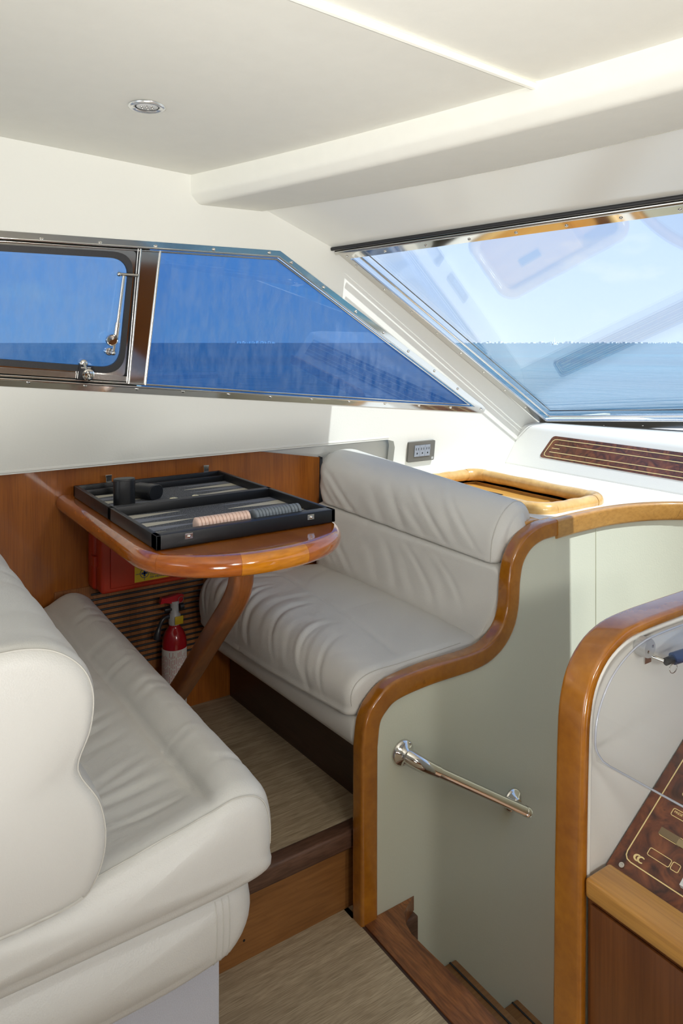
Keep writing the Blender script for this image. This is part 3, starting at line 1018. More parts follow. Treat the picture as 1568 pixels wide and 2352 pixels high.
# ------------------------------------------------------------------ windscreen
def ws_half(root_o, mir):
    f = (lambda p: V((p.x, 2 * CYM - p.y, p.z))) if mir else (lambda p: p)
    n = WS_N if not mir else V((WS_N.x, -WS_N.y, WS_N.z))
    inw = -n
    def P(a, b, off=0.0):
        # a: along header direction from pillar (m); b: 0 top .. 1 bottom; off: into the cabin
        t = TL + TD * a
        s = BL + BD * a
        return f(t.lerp(s, b)) + inw * off
    amax = 2.34
    out_ = [P(0, 0), P(amax, 0), P(amax, 1), P(0, 1)]
    tl_in = [P(0.022, 0.045), P(amax - 0.03, 0.05), P(amax - 0.03, 0.955), P(0.030, 0.957)]
    g = G()
    g.prism([p + inw * 0.004 for p in out_], n * 0.012, [[p + inw * 0.004 for p in tl_in]])
    g.build('frame', 'steel', root_o, 30)
    # upper double moulding
    g = G()
    g.tube([P(0.002, 0.012, 0.006), P(amax, 0.012, 0.006)], 0.0085, 10)
    g.build('upper_moulding', 'steel2', root_o, 60)
    g = G()
    g.tube([P(0.002, -0.004, 0.008), P(amax, -0.004, 0.008)], 0.006, 8)
    g.build('upper_gasket', 'rubber', root_o, 60)
    # inner bead at pillar and sill
    g = G()
    g.tube([P(0.027, 0.05, 0.004), P(0.036, 0.953, 0.004)], 0.003, 8)
    g.tube([P(0.036, 0.953, 0.004), P(amax - 0.03, 0.953, 0.004)], 0.003, 8)
    g.build('bead', 'steel', root_o, 60)
    # seal line inside the glass edge
    g = G()
    g.tube([P(0.080, 0.052, -0.012), P(0.083, 0.905, -0.012)], 0.0022, 6)
    g.tube([P(0.083, 0.905, -0.012), P(amax - 0.05, 0.905, -0.012)], 0.0022, 6)
    g.build('seal_line', 'rubber', root_o, 60)
    g = G()
    g.tube([P(0.052, 0.052, -0.006), P(0.058, 0.935, -0.006)], 0.0045, 8)
    g.tube([P(0.058, 0.935, -0.006), P(amax - 0.04, 0.935, -0.006)], 0.0045, 8)
    g.build('inner_strip', 'steel', root_o, 60)
    g = G()
    g.prism([P(0.01, 0.03, -0.010), P(amax - 0.01, 0.03, -0.010), P(amax - 0.01, 0.975, -0.010), P(0.01, 0.975, -0.010)], n * 0.006)
    g.build('pane', 'glass_ws', root_o, 0)
    if not mir:
        p0 = P(0.02, 0.035, 0.004)
        sc = G().lathe([(0.0050, -0.001), (0.0050, 0.0008), (0.0038, 0.0024), (0.0016, 0.0030), (0.0010, 0.0022)], p0, inw, 12).build('screw', 'steel', root_o, 60)
        for k in range(1, 9):
            dup(sc, root_o, P(0.02 + 0.147 * k, 0.035, 0.004) - p0)
        for k in range(9):
            dup(sc, root_o, P(0.014, 0.075 + 0.112 * k, 0.004) - p0)
        for k in range(8):
            dup(sc, root_o, P(0.10 + 0.15 * k, 0.985, 0.004) - p0)
CYM = (TL + TD * 2.34).y
w3 = root('window_3', 'large raked windscreen pane in polished steel frame', 'window', (BL.x, 1.5, 0.95), kind='structure')
ws_half(w3, False)
w4 = root('window_4', 'starboard windscreen pane in polished steel frame', 'window', (BL.x, 0.0, 0.95), kind='structure')
ws_half(w4, True)

# ------------------------------------------------------------------ dashboard
# front edge of the dash in plan, curving inboard as it goes forward
DCURVE = cr([V((x, y, 0)) for x, y in ((1.651, 1.366), (1.78, 1.376), (1.92, 1.374), (2.05, 1.345), (2.155, 1.285), (2.235, 1.19), (2.27, 1.05), (2.275, 0.85), (2.275, 0.40))], 48)
TX0, TX1, TY0, TY1 = 1.690, 1.975, 1.455, 2.015
outl = [V((1.626, 2.157, 0.83)), V((1.626, 1.39, 0.83)), V((1.651, 1.385, 0.83))] + [V((p.x + 0.004, p.y + 0.012, 0.83)) for p in DCURVE[1:]] + [V((2.80, 0.40, 0.83)), V((2.80, 2.157, 0.83))]
g = G()
g.prism(outl, (0, 0, -0.02), [[V((TX0, TY0, 0.83)), V((TX1, TY0, 0.83)), V((TX1, TY1, 0.83)), V((TX0, TY1, 0.83))]])
dash = g.build('dashboard', 'white', None, 30)
tag(dash, 'white padded dashboard shelf under the windscreen', 'dashboard')
# raised sloping block with rounded crest under the windscreen
def blk(y):
    return [V((x, y, z)) for x, z in [(q.x, q.y) for q in rpoly([V((2.283, 0.825)), V((2.285, 0.835)), V((2.372, 0.985)), V((2.44, 0.992)), V((3.05, 0.985)), V((3.05, 0.825))], [0, 0.012, 0.035, 0, 0, 0], 6)]]
g = G()
g.loft([[V((p.x, WY(p.z) - 0.001, p.z)) for p in blk(0)]] + [blk(2.13 - 0.055 * i) for i in range(32)])
g.build('raised_cowl', 'white', dash, 40)
# burl plate with inlaid gold lines, in the sloping face
SLD = V((0.0866, 0, 0.15)).normalized()      # up the slope
SLN = V((-SLD.z, 0, SLD.x))                  # out of the slope (aft/up)
def sl(y, h, off=0.0):
    return V((2.285, y, 0.835)) + SLD * h + SLN * off
plate = root('burl_plate', 'long burl wood plate with gold lines on the dash cowl', 'plate', sl(1.4, 0.04))
pl = rpoly([sl(2.000, 0.045, -0.004), sl(1.968, 0.142, -0.004), sl(0.50, 0.142, -0.004), sl(0.50, 0.040, -0.004)], [0.014, 0.022, 0, 0], 6)
G().prism(pl, SLN * 0.0055).build('veneer', 'burl', plate, 30)
def inlay(pts, r=0.0013):
    g = G()
    g.sweep(pts, SLN, rect_prof(-r, r, -0.0006, 0.0006, 0), False)
    return g.build('inlay_line', 'gold', plate, 0)
o15 = 0.0018
inlay([sl(0.5, 0.128, o15)] + rpoly([sl(1.955, 0.128, o15), sl(1.982, 0.054, o15)], 0)[:0] + [sl(1.940, 0.128, o15), sl(1.952, 0.126, o15), sl(1.960, 0.119, o15), sl(1.979, 0.066, o15), sl(1.977, 0.057, o15), sl(1.966, 0.053, o15), sl(0.5, 0.053, o15)])
inlay([sl(1.945, 0.106, o15), sl(0.5, 0.106, o15)])
inlay([sl(1.952, 0.090, o15), sl(1.915, 0.090, o15)])
inlay([sl(1.958, 0.073, o15), sl(0.5, 0.073, o15)])

# wooden edge moulding of the dash
tr_prof = rect_prof(-0.030, 0.002, -0.052, 0.002, 0.008, 4)
g = G()
g.sweep([V((p.x, p.y, 0.836)) for p in DCURVE], (0, 0, 1), [(-a - 0.026, d) for a, d in tr_prof])
o = g.build('trim_2', 'trim_pale', None, 40)
tag(o, 'sun-bleached honey wood edge moulding curving along the dashboard', 'trim', kind='structure')

# bamboo-look tray rail and tray
tray = root('dash_tray', 'sunken wooden tray with pale bamboo rail on the dashboard', 'tray', (1.83, 1.73, 0.83))
RZ = 0.839
rr = 0.0205
for nm, a, b in (('rail', (TX0 + 0.05, TY0), (TX1 - 0.05, TY0)), ('rail', (TX1, TY0 + 0.05), (TX1, TY1 - 0.05)), ('rail', (TX1 - 0.05, TY1), (TX0 + 0.05, TY1)), ('rail', (TX0, TY1 - 0.05), (TX0, TY0 + 0.05))):
    A = V((*a, RZ)); B = V((*b, RZ))
    pts = [A.lerp(B, t / 12) for t in range(13)]
    G().tube(pts, [rr * (1 + 0.05 * math.sin(t * 1.3)) for t in range(13)], 14).build(nm, 'bamboo', tray, 80)
for cx, cy, dx, dy in ((TX0, TY0, 1, 1), (TX1, TY0, -1, 1), (TX1, TY1, -1, -1), (TX0, TY1, 1, -1)):
    pts = []
    for k in range(9):
        a = math.pi / 2 * k / 8
        pts.append(V((cx + dx * 0.05 * (1 - math.cos(a)) if True else 0, cy + dy * 0.05 * (1 - math.sin(a)), RZ)))
    G().tube(pts, [0.0215] + [0.0228] * 7 + [0.0215], 14).build('corner_joint', 'bamboo', tray, 80)
g = G()
t_ = 0.008
zb = 0.70
g.box(TX0 - t_, TX0, TY0 - t_, TY1 + t_, zb, 0.829)
g.box(TX1, TX1 + t_, TY0 - t_, TY1 + t_, zb, 0.829)
g.box(TX0 - t_, TX1 + t_, TY0 - t_, TY0, zb, 0.829)
g.box(TX0 - t_, TX1 + t_, TY1, TY1 + t_, zb, 0.829)
g.build('tray_sides', 'traywood', tray)
G().box(TX0, TX1, TY0, TY1, zb, zb + 0.008).build('tray_floor', 'traywood', tray)
G().box(TX0, TX1, 1.655, TY1, 0.795, 0.805).build('raised_shelf', 'traywood', tray)
G().box(TX0, TX1, 1.640, 1.655, zb, 0.806).build('divider', 'traywood', tray)
G().box(1.86, 1.895, 1.80, 1.90, 0.8045, 0.8065).build('dark_slot', 'rubber', tray)

# socket plate on the wall
soc = root('socket_plate', 'bronze-grey triple power socket on the cream wall', 'socket', W(1.815, 0.88))
def wp(cx, cz, du, dv, off):
    return W(cx + du, cz + dv, off)
cx, cz = 1.815, 0.922
g = G()
g.prism(rpoly([wp(cx, cz, -0.064, -0.038, 0), wp(cx, cz, 0.064, -0.038, 0), wp(cx, cz, 0.064, 0.038, 0), wp(cx, cz, -0.064, 0.038, 0)], 0.005, 3), WN * 0.010)
g.build('plate', 'outlet_frame', soc, 30)
for k in range(3):
    x0 = -0.037 + 0.0255 * k
    sk = G().prism([wp(cx, cz, x0, -0.018, 0.010), wp(cx, cz, x0 + 0.0245, -0.018, 0.010), wp(cx, cz, x0 + 0.0245, 0.024, 0.010), wp(cx, cz, x0, 0.024, 0.010)], WN * 0.003)
    sk = sk.build('socket', 'outlet_grey', soc, 0)
    g = G()
    for a, b, w, h in ((0.006, 0.006, 0.0025, 0.009), (0.017, 0.006, 0.0025, 0.009), (0.0105, -0.009, 0.005, 0.006)):
        g.prism([wp(cx, cz, x0 + a, b, 0.0131), wp(cx, cz, x0 + a + w, b, 0.0131), wp(cx, cz, x0 + a + w, b + h, 0.0131), wp(cx, cz, x0 + a, b + h, 0.0131)], WN * 0.0003)
    g.build('pin_holes', 'ink', sk, 0)
G().prism([wp(cx, cz, 0.050, -0.034, 0.010), wp(cx, cz, 0.060, -0.034, 0.010), wp(cx, cz, 0.060, -0.025, 0.010), wp(cx, cz, 0.050, -0.025, 0.010)], WN * 0.0006).build('sticker', 'grey_plastic', soc, 0)

# ------------------------------------------------------------------ companionway side wall with S-shaped wooden edge
SOUT = [(0.982, 0.0), (0.983, 0.40), (0.994, 0.467), (1.024, 0.506), (1.075, 0.533), (1.182, 0.543), (1.334, 0.543), (1.396, 0.556), (1.436, 0.588), (1.453, 0.632), (1.460, 0.705), (1.477, 0.762), (1.519, 0.808), (1.579, 0.832), (1.651, 0.838)]
PW = 1.372
path = [V((0.982, 0, 0.0)), V((0.982, 0, 0.2))] + cr([V((x, 0, z)) for x, z in SOUT[1:]], 70)
mid = []
# trim: 48 mm in plane, 38 mm across
g = G()
g.sweep([V((p.x, 1.364, p.z)) for p in path], (0, -1, 0), rect_prof(0.0, 0.047, -0.042, 0.0, 0.009, 4))
o = g.build('trim_1', 'trim', None, 40)
tag(o, 'S-shaped varnished honey wood edging of the seat end panel', 'trim', kind='structure')
# inner line of the trim = outline of the cream panel
inner = []
for i, p in enumerate(path):
    a = path[max(0, i - 1)]; b = path[min(len(path) - 1, i + 1)]
    t = (b - a).normalized()
    n = t.cross(V((0, -1, 0)))
    inner.append(p + n * 0.024)
outl = [V((p.x, PW, p.z)) for p in inner] + [V((1.651, PW, -0.9)), V((0.995, PW, -0.9)), V((0.995, PW, 0.0))]
g = G()
g.prism(outl, (0, 0.028, 0))
wp_o = g.build('wall_companionway', 'panel', None, 30)
tag(wp_o, 'pale cream vinyl side wall of the companionway', 'wall', kind='structure')
# forward curved continuation below the dash moulding
ring = []
for p in DCURVE:
    ring.append([V((p.x, p.y + 0.006, 0.79)), V((p.x, p.y + 0.006, -0.9)), V((p.x + 0.01, p.y + 0.03, -0.9)), V((p.x + 0.01, p.y + 0.03, 0.79))])
o = G().loft(ring).build('wall_companionway_forward', 'panel', None, 60)
tag(o, 'curved cream vinyl wall below the dashboard edge', 'wall', kind='structure')
G().box(1.842, 1.8432, 1.3812, 1.39, -0.9, 0.79).build('seam', 'panel', o)

# grab handle
hd = root('grab_handle', 'polished steel grab handle sloping down the companionway wall', 'handle', (1.29, 1.37, 0.1))
A = V((1.115, 1.328, 0.352)); B = V((1.478, 1.328, 0.110))
ax = (B - A).normalized()
G().tube([A.lerp(B, 0.16), B + ax * 0.012], 0.0125, 18).build('bar', 'steel', hd, 60)
def foot(c, dirn, flip):
    g = G()
    pr = [(0.031, 0.0), (0.031, 0.004), (0.026, 0.009), (0.016, 0.014), (0.012, 0.022)]
    g.lathe(pr, V((c.x, PW, c.z)), (0, -1, 0), 24)
    return g
g = foot(A + V((-0.010, 0, 0.006)), ax, 1)
g.tube(cr([V((A.x - 0.006, PW - 0.012, A.z + 0.004)), A + ax * 0.014 + V((0, 0.010, 0)), A.lerp(B, 0.09), A.lerp(B, 0.17)], 12), [0.017, 0.0172, 0.0168, 0.0162, 0.0158, 0.0155, 0.0152, 0.015, 0.0148, 0.0146, 0.0145, 0.0145], 18)
g.build('upper_bracket', 'steel', hd, 60)
g = foot(B + V((0.0, 0, 0.006)), ax, 1)
g.tube([V((B.x - 0.004, PW - 0.01, B.z + 0.004)), B - ax * 0.01], 0.0125, 16)
g.build('lower_bracket', 'steel', hd, 60)
G().lathe([(0.0135, -0.012), (0.0140, -0.004), (0.0135, 0.004), (0.009, 0.008), (0, 0.009)], B + ax * 0.012, ax, 18).build('end_cap', 'steel', hd, 60)
for dx, dz in ((-0.027, 0.012), (0.006, 0.026), (-0.012, -0.016)):
    G().lathe([(0.0045, 0), (0.0045, 0.002), (0.003, 0.003), (0.001, 0.002)], V((A.x + dx, PW - 0.008, A.z + dz)), (-0.2, -1, 0), 10).build('screw', 'steel2', hd, 60)

# ------------------------------------------------------------------ floors, step, threshold, stairs
g = G().box(-3.0, 0.992, -2.25, 1.449, -0.04, 0.0).box(0.98, 1.07, 1.4005, 1.449, -0.04, 0.0)
o = g.build('floor', 'floor', None, 0)
tag(o, 'grey oak laminate cabin floor at the foot of the step', 'floor', kind='structure')
g = G().box(0.0, 1.10, 1.452, 2.18, 0.15, 0.195)
o = g.build('floor_dinette', 'floor', None, 0)
tag(o, 'raised grey oak laminate floor between the two benches', 'floor', kind='structure')
step = root('dinette_step', 'brown wooden step up to the raised dinette floor', 'step', (0.7, 1.44, 0.0))
G().box(0.505, 1.02, 1.434, 1.450, 0.0, 0.158).build('riser', 'riser', step)
G().box(0.505, 1.02, 1.412, 1.452, 0.152, 0.1955, 0.006, 3).build('nosing', 'nosing', step)
for x, z in ((0.70, 0.135), (0.72, 0.045), (0.66, 0.05), (0.58, 0.09)):
    G().lathe([(0.0028, 0), (0.0028, 0.0006), (0, 0.0006)], (x, 1.434, z), (0, -1, 0), 8).build('nail_mark', 'ink', step, 0)
# threshold plank with flared end
th = root('threshold', 'worn red-brown teak threshold plank above the companionway stairs', 'threshold', (1.03, 0.9, -0.03))
fl = [V((0.990, 1.371)), V((0.990, 0.825)), V((1.066, 0.825)), V((1.066, 1.16)), V((1.063, 1.235)), V((1.062, 1.285)), V((1.070, 1.315)), V((1.088, 1.342)), V((1.112, 1.358)), V((1.140, 1.371))]
G().prism([V((p.x, p.y, 0.004)) for p in fl], (0, 0, -0.035)).build('plank', 'teak', th, 30)
G().box(0.984, 0.991, 0.825, 1.366, -0.02, 0.001).build('dark_joint', 'kick', th)
G().box(1.066, 1.138, 1.352, 1.371, -0.16, -0.031, 0.003).build('corner_block', 'nosing', th)
st = root('companionway_stairs', 'brown wooden companionway stairs going down beyond the threshold', 'stairs', (1.2, 1.1, -0.9))
for k in range(3):
    x0 = 1.02 + 0.222 * k
    z = -0.21 * (k + 1)
    tread = G().box(x0, x0 + 0.255, 0.83, 1.371, z - 0.03, z, 0.004).build('tread', 'riser', st)
    G().box(x0 + 0.232, x0 + 0.237, 0.83, 1.370, z, z + 0.0012).build('grip_strip', 'ink', tread)
    G().box(x0 - 0.0, x0 + 0.015, 0.83, 1.371, z, z + 0.176).build('riser', 'riser', st)

# ------------------------------------------------------------------ cushions
def cushion(name, profA, profB, yA, yB, parent, material='leather', r0=0.03, r1=0.02, bul0=0.012, bul1=0.004, disp=None, N=110, M=90, blend=None, end0=None):
    """soft cushion: closed XZ profile A at the near end yA lofted to profile B at the far end yB, both ends rounded"""
    A = cr([V((x, 0, z)) for x, z in profA], N, True)
    B = cr([V((x, 0, z)) for x, z in profB], N, True)
    E0 = cr([V((x, 0, z)) for x, z in end0], N, True) if end0 else None
    def prof(t):
        w = max(0.0, 1 - t * (yB - yA) / 0.13)
        w = w * w * (3 - 2 * w)
        if blend:
            t = blend(t)
        P = [a.lerp(b, t) for a, b in zip(A, B)]
        if E0:
            P = [p.lerp(q, w) for p, q in zip(P, E0)]
        return P
    def normals(P):
        out = []
        cx = sum((p.x for p in P)) / N; czz = sum((p.z for p in P)) / N
        area2 = sum(P[i].x * P[(i + 1) % N].z - P[(i + 1) % N].x * P[i].z for i in range(N))
        sg = 1 if area2 > 0 else -1
        for i in range(N):
            t = P[(i + 1) % N] - P[i - 1]
            out.append(V((t.z, 0, -t.x)).normalized() * sg)
        return out
    ln = yB - yA
    offs = []
    for k in range(7):
        a = math.pi / 2 * k / 6
        offs.append((r0 * (1 - math.cos(a)) if False else r0 * (1 - math.sin(math.pi / 2 - a)), r0 * (1 - math.sin(a))))
    # offs: (distance from end, inset)
    ys = []
    for k in range(8):
        a = math.pi / 2 * k / 7
        ys.append((yA + r0 * (1 - math.cos(a)), r0 * (1 - math.sin(a))))
    for k in range(1, M):
        ys.append((yA + r0 + (ln - r0 - r1) * k / M, 0.0))
    for k in range(8):
        a = math.pi / 2 * (1 - k / 7)
        ys.append((yB - r1 * (1 - math.cos(a)), r1 * (1 - math.sin(a))))
    rings = []
    for y, ins in ys:
        t = (y - yA) / ln
        P = prof(t)
        Nn = normals(P)
        xa = min(p.x for p in P); xb = max(p.x for p in P); za = min(p.z for p in P); zb_ = max(p.z for p in P)
        bx, bz, hx, hz = (xa + xb) / 2, (za + zb_) / 2, (xb - xa) / 2, (zb_ - za) / 2
        kx, kz = (hx - ins) / hx, (hz - min(ins, ins * 0.5 + 0.25 * ins * hz / 0.1)) / hz
        ring = []
        for i in range(N):
            d = 0.0
            if disp:
                fade = min(1, max(0, (y - yA - 0.3 * r0) / 0.06)) * min(1, max(0, (yB - y) / 0.02))
                d += disp(i / N, P[i].x, y, P[i].z, Nn[i]) * fade * fade * (3 - 2 * fade)
            ring.append(V((bx + (P[i].x - bx) * kx, y, bz + (P[i].z - bz) * kz)) + Nn[i] * d)
        rings.append(ring)
    def cap(ring, ysign, bul):
        c = sum(ring, V()) / N
        out = []
        for s in (0.93, 0.84, 0.72, 0.55, 0.35, 0.15, 0.03):
            out.append([c + (p - c) * s + V((0, ysign * bul * (1 - s * s), 0)) for p in ring])
        return out
    full = cap(rings[0], -1, bul0)[::-1] + rings + cap(rings[-1], 1, bul1)
    g = G()
    g.loft(full)
    o = g.build(name, material, parent, 180)
    return o, prof, normals

def fold(y, w, seed, f=14.0, sk=0.0):
    """irregular creases across a roll: y along the bench, w across it"""
    a = noise.noise(V((y * f + sk * w * f, w * 2.5, seed)))
    b = noise.noise(V((y * f * 2.3 + sk * w * f * 2, w * 4, seed + 7)))
    c = 1 - abs(noise.noise(V((y * f * 0.9 + sk * w * f, w * 3.0, seed + 3)))) * 2
    return 0.55 * a + 0.25 * b - 0.9 * max(0, c) ** 4

def creases(items, y, q):
    """sharp leather folds: items = (y0, slope, bend, depth, sigma, q0, q1); q runs across the cushion"""
    d = 0.0
    for y0, sl_, be, dep, sg, q0, q1 in items:
        if q < q0 or q > q1:
            continue
        w = math.sin(math.pi * (q - q0) / (q1 - q0)) ** 0.7
        t = y - (y0 + sl_ * (q - q0) + be * (q - q0) ** 2)
        if abs(t) > 5 * sg:
            continue
        d += dep * w * (0.75 * math.exp(-((t - 1.9 * sg) / (1.3 * sg)) ** 2) + 0.45 * math.exp(-((t + 1.9 * sg) / (1.5 * sg)) ** 2) - math.exp(-(t / sg) ** 2))
    return d
_rc = random.Random(12)
CR_SEAT = [(1.50 + 0.043 * k + _rc.uniform(-0.012, 0.012), _rc.uniform(0.15, 0.45), _rc.uniform(-0.6, 0.3), _rc.uniform(0.0012, 0.0040), _rc.uniform(0.007, 0.012),
            _rc.uniform(-0.02, 0.05), _rc.uniform(0.17, 0.34)) for k in range(14)]
CR_BACK = [(1.44 + 0.075 * k + _rc.uniform(-0.03, 0.03), _rc.uniform(0.3, 0.9), 0.5, _rc.uniform(0.0008, 0.0022), _rc.uniform(0.009, 0.016), _rc.uniform(0.0, 0.02), _rc.uniform(0.08, 0.2)) for k in range(9)]
CR_AFT = [(1.10 + 0.06 * k + _rc.uniform(-0.02, 0.02), _rc.uniform(-0.5, 0.2), 0.4, _rc.uniform(0.001, 0.0035), _rc.uniform(0.007, 0.012), _rc.uniform(0.0, 0.03), _rc.uniform(0.10, 0.2)) for k in range(15)]
CR_ROLL = [(1.12 + 0.055 * k + _rc.uniform(-0.02, 0.02), _rc.uniform(-0.2, 0.3), 0.2, _rc.uniform(0.0003, 0.0013), _rc.uniform(0.007, 0.014), _rc.uniform(0.0, 0.05), _rc.uniform(0.08, 0.18)) for k in range(16)]

def seam(prof_fn, nrm_fn, t, y, rng, N, name, parent, off=0.001, r=0.0011, yoff=0.0):
    P = prof_fn(t)
    Nn = nrm_fn(P)
    pts = []
    for i in rng:
        p = P[i % N]
        pts.append(V((p.x, y, p.z)) + Nn[i % N] * off)
    G().tube(pts, r, 6).build(name, 'thread', parent, 60)

# ---------- forward bench (faces aft)
fb = root('forward_bench', 'ivory leather dinette bench with bolster back below the windscreen', 'bench', (1.2, 1.75, 0.195))
# profile order: start front-bottom, go up the front, over the top, down the back
seatA = [(1.002, 0.452), (0.985, 0.475), (0.984, 0.512), (1.006, 0.538), (1.05, 0.550), (1.13, 0.550), (1.25, 0.552), (1.40, 0.550), (1.425, 0.50), (1.40, 0.452), (1.18, 0.446)]
seatM = [(0.960, 0.462), (0.938, 0.490), (0.940, 0.545), (0.966, 0.590), (1.03, 0.610), (1.12, 0.602), (1.24, 0.590), (1.40, 0.570), (1.425, 0.51), (1.40, 0.455), (1.15, 0.450)]
seatB = [(0.935, 0.462), (0.908, 0.495), (0.906, 0.560), (0.930, 0.605), (0.99, 0.626), (1.09, 0.616), (1.22, 0.598), (1.38, 0.575), (1.405, 0.51), (1.38, 0.455), (1.13, 0.450)]
def seat_disp(s, x, y, z, n):
    front = max(0, 1 - abs(x - 0.98) / 0.16)
    d = 0.0015 * front * fold(y, x + z, 2.0, 13, 0.5)
    d += 0.0016 * fold(y, x, 6.0, 6, -0.5)
    if n.z > 0 or n.x < 0:
        d += creases(CR_SEAT, y, (x - 0.93) + (z - 0.50))
    if n.z > 0.5:
        d += -0.004 * math.exp(-((x - 1.145) / 0.010) ** 2)      # seam groove along the seat
    return d
_, pf, nf = cushion('seat_cushion', seatA, seatB, 1.411, 2.135, fb, r0=0.025, r1=0.04, disp=seat_disp, N=150, M=230,
                    blend=lambda t: min(1.0, 1 - (1 - t) ** 2.2))
bandA = [(1.006, 0.385), (0.990, 0.40), (0.988, 0.43), (1.0, 0.453), (1.05, 0.458), (1.3, 0.458), (1.3, 0.385), (1.1, 0.38)]
bandB = [(0.960, 0.395), (0.937, 0.415), (0.936, 0.45), (0.952, 0.472), (1.0, 0.478), (1.3, 0.478), (1.3, 0.39), (1.1, 0.385)]
cushion('seat_valance', bandA, bandB, 1.407, 2.13, fb, r0=0.012, r1=0.03, N=60, M=24)
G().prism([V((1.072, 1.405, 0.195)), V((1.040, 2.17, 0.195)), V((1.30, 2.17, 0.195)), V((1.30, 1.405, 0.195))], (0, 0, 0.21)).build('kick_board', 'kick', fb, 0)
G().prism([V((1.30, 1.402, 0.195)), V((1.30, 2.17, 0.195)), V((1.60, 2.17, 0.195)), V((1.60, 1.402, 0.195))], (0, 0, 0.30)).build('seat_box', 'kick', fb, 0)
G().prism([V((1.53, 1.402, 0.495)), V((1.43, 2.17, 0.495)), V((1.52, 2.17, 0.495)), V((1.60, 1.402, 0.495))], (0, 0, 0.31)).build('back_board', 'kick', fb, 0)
# lower back cushion
lbA = [(1.385, 0.530), (1.408, 0.570), (1.440, 0.605), (1.458, 0.65), (1.464, 0.70), (1.475, 0.722), (1.56, 0.722), (1.56, 0.60), (1.50, 0.525)]
lbB = [(1.342, 0.550), (1.330, 0.60), (1.325, 0.65), (1.325, 0.71), (1.332, 0.770), (1.348, 0.792), (1.45, 0.792), (1.45, 0.62), (1.42, 0.57)]
def lb_disp(s, x, y, z, n):
    return (0.0012 * fold(y, z, 11.0, 9, 0.7) + creases(CR_BACK, y, z - 0.56)) * max(0, -n.x)
cushion('lower_back_cushion', lbA, lbB, 1.411, 2.135, fb, r0=0.02, r1=0.03, disp=lb_disp, N=90, M=90)
# upper bolster
ubA = [(1.478, 0.724), (1.470, 0.745), (1.477, 0.790), (1.500, 0.836), (1.532, 0.868), (1.570, 0.885), (1.605, 0.872), (1.622, 0.838), (1.612, 0.77), (1.56, 0.724)]
ubB = [(1.350, 0.793), (1.333, 0.815), (1.328, 0.870), (1.334, 0.925), (1.362, 0.958), (1.410, 0.971), (1.470, 0.965), (1.505, 0.925), (1.505, 0.84), (1.44, 0.793)]
def ub_disp(s, x, y, z, n):
    return (0.0010 * fold(y, z, 21.0, 8, 0.8) + 1.1 * creases(CR_BACK, y, z - 0.735)) * 1.0 * max(0, 0.3 - n.x) * (1.0 if z < 0.9 else 0.5)
_, pu, nu_ = cushion('bolster', ubA, ubB, 1.418, 2.125, fb, r0=0.035, r1=0.05, bul0=0.02, disp=ub_disp, N=110, M=90)
# seams near the end panel
def ring_seam(prof_fn, nrm_fn, y, yA, yB, ins, N, i0, i1, name, parent, r=0.0011, blend=None):
    t = (y - yA) / (yB - yA)
    P = prof_fn(t)
    Nn = nrm_fn(P)
    xa = min(p.x for p in P); xb = max(p.x for p in P); za = min(p.z for p in P); zb_ = max(p.z for p in P)
    bx, bz, hx, hz = (xa + xb) / 2, (za + zb_) / 2, (xb - xa) / 2, (zb_ - za) / 2
    kx, kz = (hx - ins) / hx, (hz - min(ins, ins * 0.5 + 0.25 * ins * hz / 0.1)) / hz
    pts = [V((bx + (P[i % N].x - bx) * kx, y, bz + (P[i % N].z - bz) * kz)) + Nn[i % N] * 0.0004 for i in range(i0, i1)]
    return G().tube(pts, r, 6).build(name, 'thread', parent, 60)
ring_seam(pu, nu_, 1.440, 1.418, 2.125, 0.0025, 110, 2, 74, 'seam', fb)
ring_seam(pf, nf, 1.4175, 1.411, 2.135, 0.0085, 150, 6, 66, 'seam', fb)
# mounting cleat visible behind the bolster end
G().box(1.565, 1.624, 1.405, 1.47, 0.80, 0.836, 0.003).build('end_block', 'trim_pale', fb)

# ---------- aft bench (faces forward)
ab = root('aft_bench', 'ivory leather dinette bench with rolled backrest nearest the camera', 'bench', (0.25, 1.6, 0.0))
sA = [(0.552, 0.492), (0.571, 0.530), (0.570, 0.592), (0.552, 0.634), (0.512, 0.651), (0.468, 0.620), (0.40, 0.603), (0.25, 0.590), (0.05, 0.575), (0.03, 0.52), (0.06, 0.488), (0.35, 0.484)]
sB = [(0.575, 0.492), (0.594, 0.530), (0.590, 0.590), (0.568, 0.628), (0.525, 0.645), (0.478, 0.620), (0.40, 0.612), (0.25, 0.598), (0.05, 0.580), (0.03, 0.52), (0.06, 0.488), (0.35, 0.484)]
sE = [(0.552, 0.492), (0.571, 0.530), (0.570, 0.592), (0.552, 0.630), (0.512, 0.643), (0.468, 0.636), (0.40, 0.624), (0.25, 0.598), (0.05, 0.575), (0.03, 0.52), (0.06, 0.488), (0.35, 0.484)]
def as_disp(s, x, y, z, n):
    roll = max(0, 1 - abs(x - 0.54) / 0.09)
    d = 0.0015 * roll * fold(y, x + z, 31.0, 9, 0.45)
    if n.z > -0.2:
        d += creases(CR_ROLL, y, 0.60 - x)
    flat = max(0, 1 - abs(x - 0.36) / 0.12)
    d += 0.0020 * flat * fold(y, x, 37.0, 7, 1.0) * max(0, n.z)
    if n.z > 0.3:
        d += creases(CR_AFT, y, 0.46 - x)
    if n.z > 0.4:
        d += -0.009 * math.exp(-((x - 0.468) / 0.008) ** 2)
    return d
_, pa, na = cushion('seat_cushion', sA, sB, 1.012, 2.13, ab, r0=0.045, r1=0.05, bul0=0.016, end0=sE, disp=as_disp, N=160, M=260)
bA = [(0.485, 0.378), (0.522, 0.395), (0.541, 0.43), (0.541, 0.465), (0.528, 0.492), (0.45, 0.498), (0.05, 0.498), (0.04, 0.43), (0.06, 0.372), (0.35, 0.366)]
